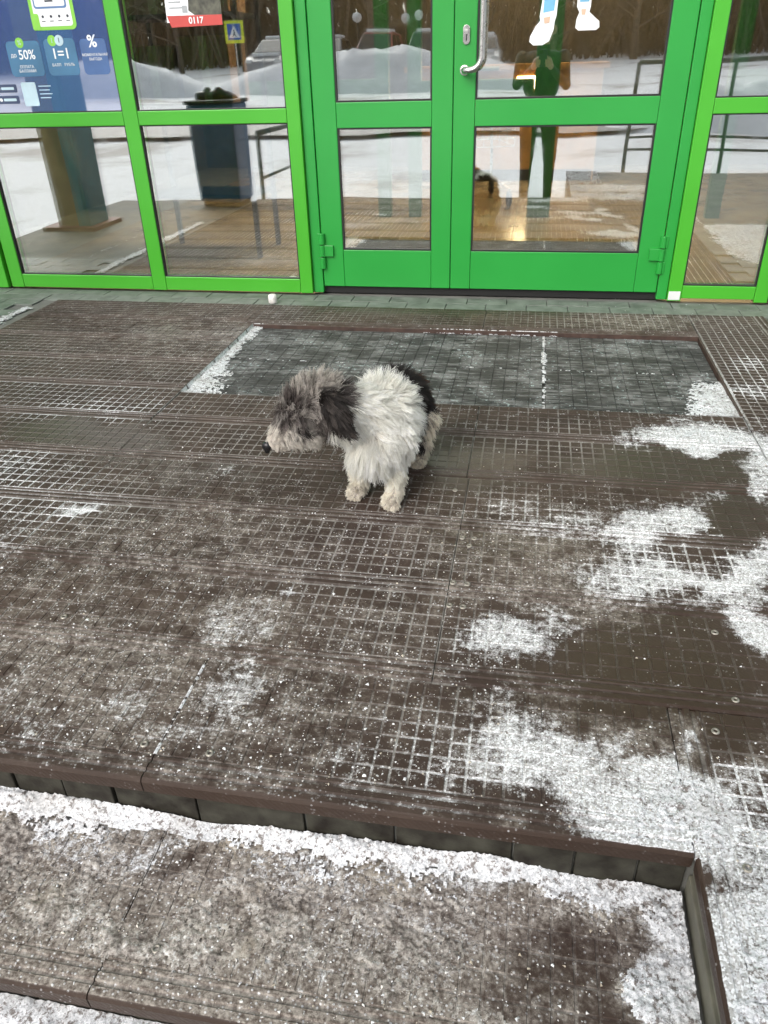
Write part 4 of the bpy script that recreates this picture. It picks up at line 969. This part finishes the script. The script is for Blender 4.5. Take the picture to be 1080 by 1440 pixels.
    topm = hm & (hz + nz_ * .05 > .022); setc(topm, dgrey * 1.8, lgrey * 1.2)
    fore = hm & (hz > .0) & (th > .25) & (hz + nz_ * .05 > .020); setc(fore, lgrey * .6, lgrey * 1.35)
    mz = rn == 'muz'; setc(mz, lgrey * 1.35, np.array([.80, .76, .69]))
    setc(mz & (th < .38 + nz_ * .3) & (hz > -.045), dgrey, dgrey * 2.4)
    setc(mz & (hz > -.022) & (th >= .5) & (th < .8), lgrey * .8, lgrey * 1.2)
    setc(mz & (hz < -.095) & (th < .8), cream * .8, cream * 1.05)
    eyep = sk + hd * .066 + np.cross(hd, np.array([0, 0, 1.])) * .040 * (-1 if np.cross(hd, np.array([0, 0, 1.]))[1] > 0 else 1) + np.array([0, 0, .004]); setc(np.linalg.norm(P_ - eyep, axis=1) < .020, black, dgrey)
    setc(np.isin(rn, ['ear', 'ear2']), black, np.array([.036, .028, .024]))
    eg = np.isin(rn, ['ear']) & (((near * .7548) % 1) < .22); tip[eg] = np.array([.14, .115, .10])
    nk = rn == 'neck'; dn = np.linalg.norm(P_ - (sk + np.array([.02, 0, 0])), axis=1)
    setc(nk & (dn + nz_ * .03 < .060), dgrey * .8, dgrey * 2)
    sh = rng.uniform(.78, 1.12, NS) * (.85 + .28 * ((near * 0.618) % 1)); sh = sh[:, None, None]
    gry = (((near * .7548) % 1) < .30) & hm; tip[gry] = lgrey * .85; root[gry] = dgrey * 1.6
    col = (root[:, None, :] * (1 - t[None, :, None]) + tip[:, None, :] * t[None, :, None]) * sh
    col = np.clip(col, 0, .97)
    rad = np.where(np.isin(rn, ['muz', 'paw']), .00045, .00060)[:, None] * (1 - .72 * t[None] ** 2) * rng.uniform(.7, 1.25, NS)[:, None]
    hc = bpy.data.hair_curves.new('fur'); hc.add_curves([NP] * NS)
    loc = (pts - np.array([DO.x, DO.y, 0])).astype(np.float32)
    hc.attributes['position'].data.foreach_set('vector', loc.ravel())
    ra = hc.attributes.get('radius') or hc.attributes.new('radius', 'FLOAT', 'POINT'); ra.data.foreach_set('value', rad.astype(np.float32).ravel())
    ca = hc.attributes.new('furcol', 'FLOAT_COLOR', 'POINT'); c4 = np.concatenate([col, np.ones((NS, NP, 1))], 2).astype(np.float32); ca.data.foreach_set('color', c4.ravel())
    mt = bpy.data.materials.new('dog_fur'); mt.use_nodes = True; N = mt.node_tree.nodes; L = mt.node_tree.links; N.clear(); bb = NB(mt)
    out = N.new('ShaderNodeOutputMaterial'); cc = bb.attr('furcol')['Color']
    df = N.new('ShaderNodeBsdfDiffuse'); L.new(cc, df.inputs[0]); tl = N.new('ShaderNodeBsdfTranslucent'); L.new(cc, tl.inputs[0])
    gl = N.new('ShaderNodeBsdfGlossy'); gl.inputs['Roughness'].default_value = .45; gl.inputs['Color'].default_value = (.5, .5, .5, 1)
    m1 = N.new('ShaderNodeMixShader'); m1.inputs[0].default_value = .38; L.new(df.outputs[0], m1.inputs[1]); L.new(tl.outputs[0], m1.inputs[2])
    m2 = N.new('ShaderNodeMixShader'); m2.inputs[0].default_value = .05; L.new(m1.outputs[0], m2.inputs[1]); L.new(gl.outputs[0], m2.inputs[2]); L.new(m2.outputs[0], out.inputs[0])
    hc.materials.append(mt); o = bpy.data.objects.new('fur', hc); link(o, dog); o['label'] = 'long shaggy white, grey and black coat'
dog_fur()
NOSEM = pmat('wet_black_nose', (.010, .010, .011), .25, var=.2, vscale=90, bump=.3, bscale=300)
nb = MB(); limb(nb, NOSE + HD * .018 + Vector((0, 0, .004)), .0135, NOSE + HD * .024 + Vector((0, .006, .004)), .0135)
limb(nb, NOSE + HD * .018 + Vector((0, 0, .004)), .0135, NOSE + HD * .020 + Vector((0, -.004, -.008)), .008)
nme = fuse(nb, .002, 3); nme.transform(Matrix.Translation(-Vector((DO.x, DO.y, 0)))); nme.materials.clear(); nme.materials.append(NOSEM); link(bpy.data.objects.new('nose', nme), dog)
for sgn in (-1, 1):
    side = HD.cross(Vector((0, 0, 1))).normalized() * sgn
    e = SK + HD * .066 + side * .040 + Vector((0, 0, .012)) - Vector((DO.x, DO.y, 0))
    MB().lathe([(.001, -.009), (.006, -.0065), (.009, 0), (.006, .0065), (.001, .009)], 14).build('eye', NOSEM, dog, smooth=True, loc=e)
# ------------------------------------------------------------------ the photographer (seen only in the glass)
def person():
    O = Vector((0, -.50, GZ))
    def q(x, y, z): return Vector((x, y, z))
    t = empty('person', O); tag(t, 'person in dark green jacket and brown trousers holding up a phone', 'person')
    m_ = MB()
    for s_ in (-1, 1):
        limb(m_, q(s_ * .10, 0, .90), .095, q(s_ * .115, .02, .50), .066); limb(m_, q(s_ * .115, .02, .50), .062, q(s_ * .12, -.01, .10), .042)
        limb(m_, q(s_ * .12, -.03, .05), .045, q(s_ * .135, .15, .04), .038)
        limb(m_, q(s_ * .19, 0, 1.40), .062, q(s_ * .23, .12, 1.17), .047); limb(m_, q(s_ * .23, .12, 1.17), .045, q(s_ * .075, .36, 1.33), .030)
        limb(m_, q(s_ * .072, .37, 1.335), .030, q(s_ * .062, .42, 1.37), .026)
        for k in range(4): limb(m_, q(s_ * (.058 + .004 * k), .425, 1.335 + k * .020), .0095, q(s_ * (.020 + .004 * abs(k - 1.5)), .455, 1.335 + k * .021), .008, 8)
        limb(m_, q(s_ * .052, .40, 1.385), .011, q(s_ * .035, .425, 1.415), .009, 8)
    limb(m_, q(0, 0, .93), .125, q(0, 0, 1.15), .125); limb(m_, q(-.06, 0, 1.15), .115, q(-.09, 0, 1.36), .10); limb(m_, q(.06, 0, 1.15), .115, q(.09, 0, 1.36), .10)
    limb(m_, q(0, 0, 1.40), .062, q(0, .02, 1.52), .055); limb(m_, q(0, .015, 1.63), .092, q(0, .03, 1.57), .075); limb(m_, q(0, .10, 1.60), .018, q(0, .115, 1.585), .014, 8)
    for s_ in (-1, 1): limb(m_, q(s_ * .09, .01, 1.62), .022, q(s_ * .092, .005, 1.59), .018, 8)
    me = fuse(m_, .011, 3); me.materials.clear()
    for mm in (pmat('dark_green_jacket', (.030, .045, .028), .8, bump=.3, bscale=30), pmat('brown_trousers', (.05, .036, .022), .85, bump=.3, bscale=40), pmat('skin', (.50, .30, .21), .5), pmat('black_boots', (.02, .02, .02), .5), pmat('knit_hat', (.025, .03, .025), .9)): me.materials.append(mm)
    for p_ in me.polygons:
        c = p_.center
        if c.z < .13: k = 3
        elif c.z < .88: k = 1
        elif c.z > 1.645 or (c.z > 1.58 and c.y < .0): k = 4
        elif c.z > 1.50 and c.y > -.05 and abs(c.x) < .12: k = 2
        elif c.y > .375: k = 2
        else: k = 0
        p_.material_index = k
    link(bpy.data.objects.new('body', me), t)
    for s_ in (-1, 1): MB().lathe([(.001, -.008), (.008, -.004), (.010, 0), (.008, .004), (.001, .008)], 12).build('eye', NOSEM, t, smooth=True, loc=(s_ * .032, .112, 1.625))
    phn = empty('smartphone', (0, -.045, CAM_H - .02)); phn.rotation_euler = (R(-30), 0, 0); tag(phn, 'dark smartphone held upright in both hands of the person', 'phone')
    part('phone_body', INK, [(-.037, .037, -.004, .004, -.076, .076)], phn, .003); part('lens_bump', DM, [(-.034, -.002, .004, .006, .04, .072)], phn, .001)
person()

# ------------------------------------------------------------------ what the glass mirrors
MIR = 8.03
def mir(u, v, yv):
    d = (u - CX) / F_PX * AX_R - (v - CY) / F_PX * AX_U + AX_F; t = yv / d[1]
    return Vector((d[0] * t, MIR - yv, CAM_H + d[2] * t))
BROWNC = pmat('brown_cladding', (.20, .16, .085), .6, var=.2); TEAL = pmat('teal_trim', (.02, .20, .26), .4, var=.15)
col = empty('porch_column', (-3.52, 2.12, PZ)); tag(col, 'square brown clad porch column with teal corner trim', 'column')
part('shaft', BROWNC, [(-.12, .14, -.15, .15, 0, 3.3)], col); part('corner_trim', TEAL, [(.1405, .165, -.12, .165, 0, 3.3)], col); part('corner_trim', TEAL, [(.06, .139, .1505, .165, 0, 3.3)], col); part('base_plate', pmat('dull_red_base', (.16, .05, .05), .6), [(-.22, .22, -.22, .22, 0, .03)], col)
bn = empty('litter_bin', (-2.72, 1.0, PZ)); tag(bn, 'dark blue litter bin with a black bag standing at the platform edge', 'bin')
BINM = pmat('dark_blue_metal', (.03, .095, .21), .4, var=.2)
MB().prism([(-.18, .04), (.18, .04), (.21, .80), (-.21, .80)], -.18, .18).build('bin_body', BINM, bn, bevel=.015); part('rim', DM, [(-.225, .225, -.195, .195, .801, .83)], bn, .008)
bgm = MB()
for k in range(5): limb(bgm, (-.14 + k * .07, random.uniform(-.08, .08), .82), .05, (-.12 + k * .06, random.uniform(-.08, .08), .86 + .03 * (k % 2)), .04)
bme2 = fuse(bgm, .02, 2); bme2.materials.clear(); bme2.materials.append(pmat('black_bag', (.01, .01, .012), .3, bump=.8, bscale=20)); link(bpy.data.objects.new('bag', bme2), bn); part('foot', DM, [(-.16, .16, -.16, .16, 0, .04)], bn)
# railing by the right hand stairs
RAILM = pmat('grey_green_rail_paint', (.10, .13, .11), .45, var=.15)
def railing(name, pts, zt, label, mids=(.45,)):
    t = empty(name, pts[0]); tag(t, label, 'railing'); o = Vector(pts[0])
    rel = [Vector(p_) - o for p_ in pts]
    MB().tube([r_ + Vector((0, 0, zt)) for r_ in rel], .024, 12).build('handrail', RAILM, t, smooth=True)
    for mz_ in mids: MB().tube([r_ + Vector((0, 0, mz_)) for r_ in rel], .014, 10).build('lower_rail', RAILM, t, smooth=True)
    for r_ in rel: MB().tube([r_, r_ + Vector((0, 0, zt))], .02, 12).build('post', RAILM, t)
railing('stair_railing', [(.95, -1.3, GZ), (1.9, -1.3, GZ), (2.9, -1.3, GZ), (4.2, -1.3, GZ)], 1.32, 'grey green pipe railing beside the right part of the steps', (.5, .62))
railing('ramp_railing', [(-2.62, .30, GZ), (-2.62, -.9, GZ), (-2.62, -2.2, GZ)], .85, 'low grey green pipe railing beside the litter bin', (.45,))
# snow piles
def snow_pile(x, y, rx, ry, h, seed, label, name='snow_pile'):
    m_ = MB(); n_, k_ = 40, 12; z0 = float(lot_height(np.array([x]), np.array([y]))[0]) - .12
    v = [(0, 0, h)]
    for j in range(1, k_ + 1):
        for i in range(n_):
            a = 2 * math.pi * i / n_; rr = j / k_; xx, yy = rx * rr * math.cos(a), ry * rr * math.sin(a)
            f_ = float(fbm(np.array([xx + seed]), np.array([yy]), 1.3, 4, seed)[0]) - .5
            wob = 1 + .35 * (float(fbm(np.array([math.cos(a) + seed]), np.array([math.sin(a)]), 1.7, 3, seed)[0]) - .5)
            v.append((xx * wob, yy * wob, h * (1 - rr ** 1.6) * (1 + .55 * f_) + .12 * f_ * (1 - rr)))
    f = [(0, 1 + i, 1 + (i + 1) % n_) for i in range(n_)]
    for j in range(k_ - 1):
        for i in range(n_): f.append((1 + j * n_ + i, 1 + (j + 1) * n_ + i, 1 + (j + 1) * n_ + (i + 1) % n_, 1 + j * n_ + (i + 1) % n_))
    m_.add(v, f); o = m_.build(name, CLEAN_SNOW, smooth=True, loc=(x, y, z0)); tag(o, label, 'snow pile')
snow_pile(-5.5, -22, 7.5, 2.2, 1.35, 3, 'long shovelled snow bank in front of the parked cars')
snow_pile(-15.5, -22, 4.6, 1.8, 1.2, 11, 'snow bank beside the crossing sign')
snow_pile(3.6, -9.5, 2.6, 1.5, .9, 7, 'rounded snow heap beyond the right railing')
snow_pile(7.5, -12, 3.0, 1.5, 1.1, 19, 'far snow heap past the railing end')
# slushy road
rd = MB(); xs = np.linspace(-60, 50, 56); SL = pmat('slushy_road', (.20, .19, .185), .5, var=.3, vscale=.8, bump=.5, bscale=6)
v = []; 
for x in xs:
    for y in (-11.6, -10.0, -8.4): v.append((x, y, float(lot_height(np.array([x]), np.array([y]))[0]) + .08))
f = [(i * 3 + k, (i + 1) * 3 + k, (i + 1) * 3 + k + 1, i * 3 + k + 1) for i in range(55) for k in range(2)]
rd.add(v, f); o = rd.build('road', SL, smooth=True); tag(o, kind='structure')
# parked cars
CARGLASS = pmat('dark_car_glass', (.02, .025, .03), .08); TYRE = pmat('tyre_rubber', (.018, .018, .018), .8); CHROME = pmat('wheel_alloy', (.4, .4, .41), .3, .8); HL = pmat('headlight_lens', (.6, .62, .62), .15); TL = pmat('tail_lens', (.35, .02, .02), .2)
def car(x, y, rz, colr, label, kind=0):
    z = float(lot_height(np.array([x]), np.array([y]))[0])
    t = empty('parked_car', (x, y, z), rz); tag(t, label, 'car', 'cars parked across the lot')
    paint = pmat('car_paint', colr, .3, var=.08, coat=.6); L_ = 2.15
    # lower body: profile along x (length), extruded across y with tumblehome
    low = [(-L_, .34), (-L_ + .02, .62), (-L_ + .12, .84), (-1.35, .93), (1.0 + .1 * kind, .90), (1.75, .80), (L_ - .03, .62), (L_, .36), (L_ - .08, .24), (-L_ + .08, .24)]
    cab = [(-1.62 - .35 * (kind == 2), .91), (-1.18 - .5 * (kind == 2), 1.40 + .2 * (kind > 0)), (-.35, 1.47 + .2 * (kind > 0)), (.28, 1.42 + .2 * (kind > 0)), (1.12, .89)]
    def loft(prof, w0, w1, z0, z1):
        m_ = MB(); n_ = len(prof); v_ = []
        for s_ in (-1, 1):
            for (px_, pz) in prof: v_.append((px_, s_ * (w0 + (w1 - w0) * (pz - z0) / (z1 - z0)), pz))
        f_ = [tuple(range(n_)), tuple(range(2 * n_ - 1, n_ - 1, -1))] + [(i, n_ + i, n_ + (i + 1) % n_, (i + 1) % n_) for i in range(n_)]
        m_.add(v_, f_); return m_
    loft(low, .84, .86, .24, .93).build('body', paint, t, bevel=.05)
    cb = loft(cab, .80, .60, .89, 1.5 + .2 * (kind > 0)).build('cabin', paint, t, bevel=.04)
    h = 1.5 + .2 * (kind > 0)
    for s_ in (-1, 1):
        for (a, b_, c_, d_) in ((-1.40, -.42, -1.12, -.42), (-.34, .88, -.34, .26)):
            m_ = MB(); z0, z1 = .98, h - .16
            def yy(zz): return s_ * (.80 + (.60 - .80) * (zz - .89) / (h - .89) + .006)
            m_.add([(a, yy(z0), z0), (b_, yy(z0), z0), (d_, yy(z1), z1), (c_, yy(z1), z1)], [(0, 1, 2, 3)]); m_.build('side_window', CARGLASS, cb)
    m_ = MB(); m_.add([(1.06 + .012, -.72, .96), (1.06 + .012, .72, .96), (.36, .60, h - .12), (.36, -.60, h - .12)], [(0, 1, 2, 3)]); m_.build('windscreen', CARGLASS, cb)
    m_ = MB(); xr = -1.62 - .35 * (kind == 2); m_.add([(xr - .0, -.70, .98), (xr - .0, .70, .98), (xr + .36, .58, h - .14), (xr + .36, -.58, h - .14)], [(0, 1, 2, 3)]); m_.build('rear_window', CARGLASS, cb)
    for sx in (-1.32, 1.32):
        for s_ in (-1, 1):
            wv_ = MB().tube([(sx, s_ * .68, .31), (sx, s_ * .87, .31)], .31, 20).build('wheel', TYRE, t); MB().tube([(sx, s_ * .86, .31), (sx, s_ * .882, .31)], .19, 16).build('rim', CHROME, wv_)
    for s_ in (-1, 1):
        part('headlight', HL, [(L_ - .10, L_ - .005, s_ * .62 - .14, s_ * .62 + .14, .58, .70)], t, .02); part('tail_light', TL, [(-L_ - .005, -L_ + .1, s_ * .66 - .1, s_ * .66 + .1, .62, .80)], t, .02)
    part('roof_snow', CLEAN_SNOW, [(-1.0, .15, -.52, .52, h - .08, h + .06)], t, .05); part('bonnet_snow', CLEAN_SNOW, [(1.2, 1.8, -.6, .6, .80, .93)], t, .05)
cars = [(-11.6, (.25, .25, .26), 'silver parked hatchback with snow on its roof', 0), (-9.3, (.03, .03, .035), 'black parked saloon with snow on its roof', 0), (-7.1, (.30, .03, .03), 'dark red parked estate with snow on its roof', 2), (-4.9, (.05, .06, .08), 'dark grey parked van-like car with snow on its roof', 1), (-2.6, (.6, .6, .6), 'white parked saloon with snow on its roof', 0)]
for x, cl_, lb_, kd in cars: car(x, -30 + random.uniform(-.4, .4), R(90) + random.uniform(-.06, .06), cl_, lb_, kd)
# garden lamps
LAMPP = pmat('dark_lamp_post', (.03, .035, .03), .5); GLOBE = pmat('opal_globe', (.75, .76, .75), .3)
for k, (u, v, yv) in enumerate(((503, 24, 41), (570, 24, 42), (589, 20, 43))):
    c = mir(u, v, yv); z0 = float(lot_height(np.array([c.x]), np.array([c.y]))[0])
    t = empty('garden_lamp', (c.x, c.y, z0)); tag(t, 'dark garden lamp post with white opal globe behind the parked cars', 'lamp post', 'globe lamps behind the cars')
    MB().tube([(0, 0, 0), (0, 0, .3), (0, 0, .32), (0, 0, c.z - z0 - .2)], [.07, .07, .04, .035], 12).build('post', LAMPP, t)
    MB().lathe([(.04, -.22), (.16, -.14), (.21, 0), (.16, .14), (.03, .2)], 18, (0, 0, c.z - z0)).build('globe', GLOBE, t, smooth=True)
# pedestrian crossing sign
c = mir(331, 47, 36); z0 = float(lot_height(np.array([c.x]), np.array([c.y]))[0]); t = empty('crossing_sign', (c.x, c.y, z0)); tag(t, 'yellow bordered blue pedestrian crossing sign on a pole', 'sign'); hz_ = c.z - z0
MB().tube([(0, -.03, 0), (0, -.03, hz_ + .45)], .03, 12).build('pole', STEEL, t)
part('yellow_board', pmat('fluorescent_yellow', (.62, .72, .03), .4), [(-.42, .42, 0, .02, hz_ - .42, hz_ + .42)], t); part('blue_panel', pmat('sign_blue', (.02, .10, .42), .4), [(-.30, .30, .0205, .026, hz_ - .30, hz_ + .30)], t)
m_ = MB(); m_.prism([(-.24, hz_ - .22), (.24, hz_ - .22), (0, hz_ + .24)], .0265, .03); tri_ = m_.build('white_triangle', WHITE, t)
fg = MB(); limb(fg, (0, .032, hz_ + .04), .03, (0, .032, hz_ + .045), .03, 10); fg.prism([(-.03, hz_), (.04, hz_), (.03, hz_ - .09), (.10, hz_ - .19), (.06, hz_ - .19), (0, hz_ - .11), (-.07, hz_ - .19), (-.11, hz_ - .19), (-.03, hz_ - .08)], .031, .034); fg.build('walking_figure', INK, t)
# bare winter trees
BARK = pmat('winter_bark', (.13, .10, .075), .9, var=.35, vscale=6, bump=.6)
def bare_tree(x, y, H_, seed, label):
    rg = random.Random(seed); z = float(lot_height(np.array([x]), np.array([y]))[0]) - .05
    t = empty('bare_tree', (x, y, z)); tag(t, label, 'tree', 'bare trees behind the car park')
    tk = MB(); p0 = Vector((0, 0, 0)); pts = [p0]; 
    for k in range(6): pts.append(Vector((rg.uniform(-.15, .15) * k * .4, rg.uniform(-.15, .15) * k * .4, H_ * (k + 1) / 7)))
    tk.tube(pts, [.16 * H_ / 8 * (1 - k / 8) for k in range(7)], 9).build('trunk', BARK, t, smooth=True)
    cr = MB()
    def br(p, d, L_, r_, dep):
        mid = p + d * L_ * .5 + Vector((rg.uniform(-.1, .1), rg.uniform(-.1, .1), rg.uniform(0, .12))) * L_; e = p + d * L_ + Vector((0, 0, .12 * L_))
        cr.tube([p, mid, e], [r_, r_ * .75, r_ * .45], 5 if dep < 2 else 3, cap=False)
        if dep < 3:
            for _ in range(4 if dep < 2 else 3):
                nd = (d + Vector((rg.uniform(-.8, .8), rg.uniform(-.8, .8), rg.uniform(-.25, .7)))).normalized(); br(mid.lerp(e, rg.random()), nd, L_ * rg.uniform(.45, .65), r_ * .5, dep + 1)
    for k in range(11):
        a = rg.uniform(0, 6.28); i = rg.randint(1, 5); br(pts[i].lerp(pts[i + 1], rg.random()), Vector((math.cos(a), math.sin(a), rg.uniform(.1, .7))).normalized(), H_ * rg.uniform(.18, .32), .05, 0)
    cr.build('crown', BARK, t)
trees = [(-24, 9), (-19.5, 7.5), (-16, 9.5), (-12.5, 8), (-9, 10), (-6, 7), (-3, 9), (.5, 8), (4, 9.5), (8, 7.5), (12, 9)]
for k, (x, H_) in enumerate(trees): bare_tree(x + random.uniform(-.6, .6), -38 + random.uniform(-2, 2), H_, 50 + k, 'leafless brown tree rising behind the parked cars')
wd = MB(); rg = random.Random(4)
for k in range(11000):
    x = rg.uniform(-60, 40); y = rg.uniform(-62, -41); z = float(GZ + (-y - 6) * .032) - .2; L_ = rg.uniform(1.5, 6.5) if k % 4 else rg.uniform(8, 14); d = Vector((rg.uniform(-.6, .6), rg.uniform(-.3, .3), 1)).normalized(); r_ = rg.uniform(.02, .045) if k % 4 else rg.uniform(.06, .14)
    wd.tube([(x, y, z), Vector((x, y, z)) + d * L_], [r_, r_ * .4], 3, cap=False)
o = wd.build('far_wood', BARK); tag(o, 'dense brown leafless wood at the far end of the lot', 'wood', kind='stuff')
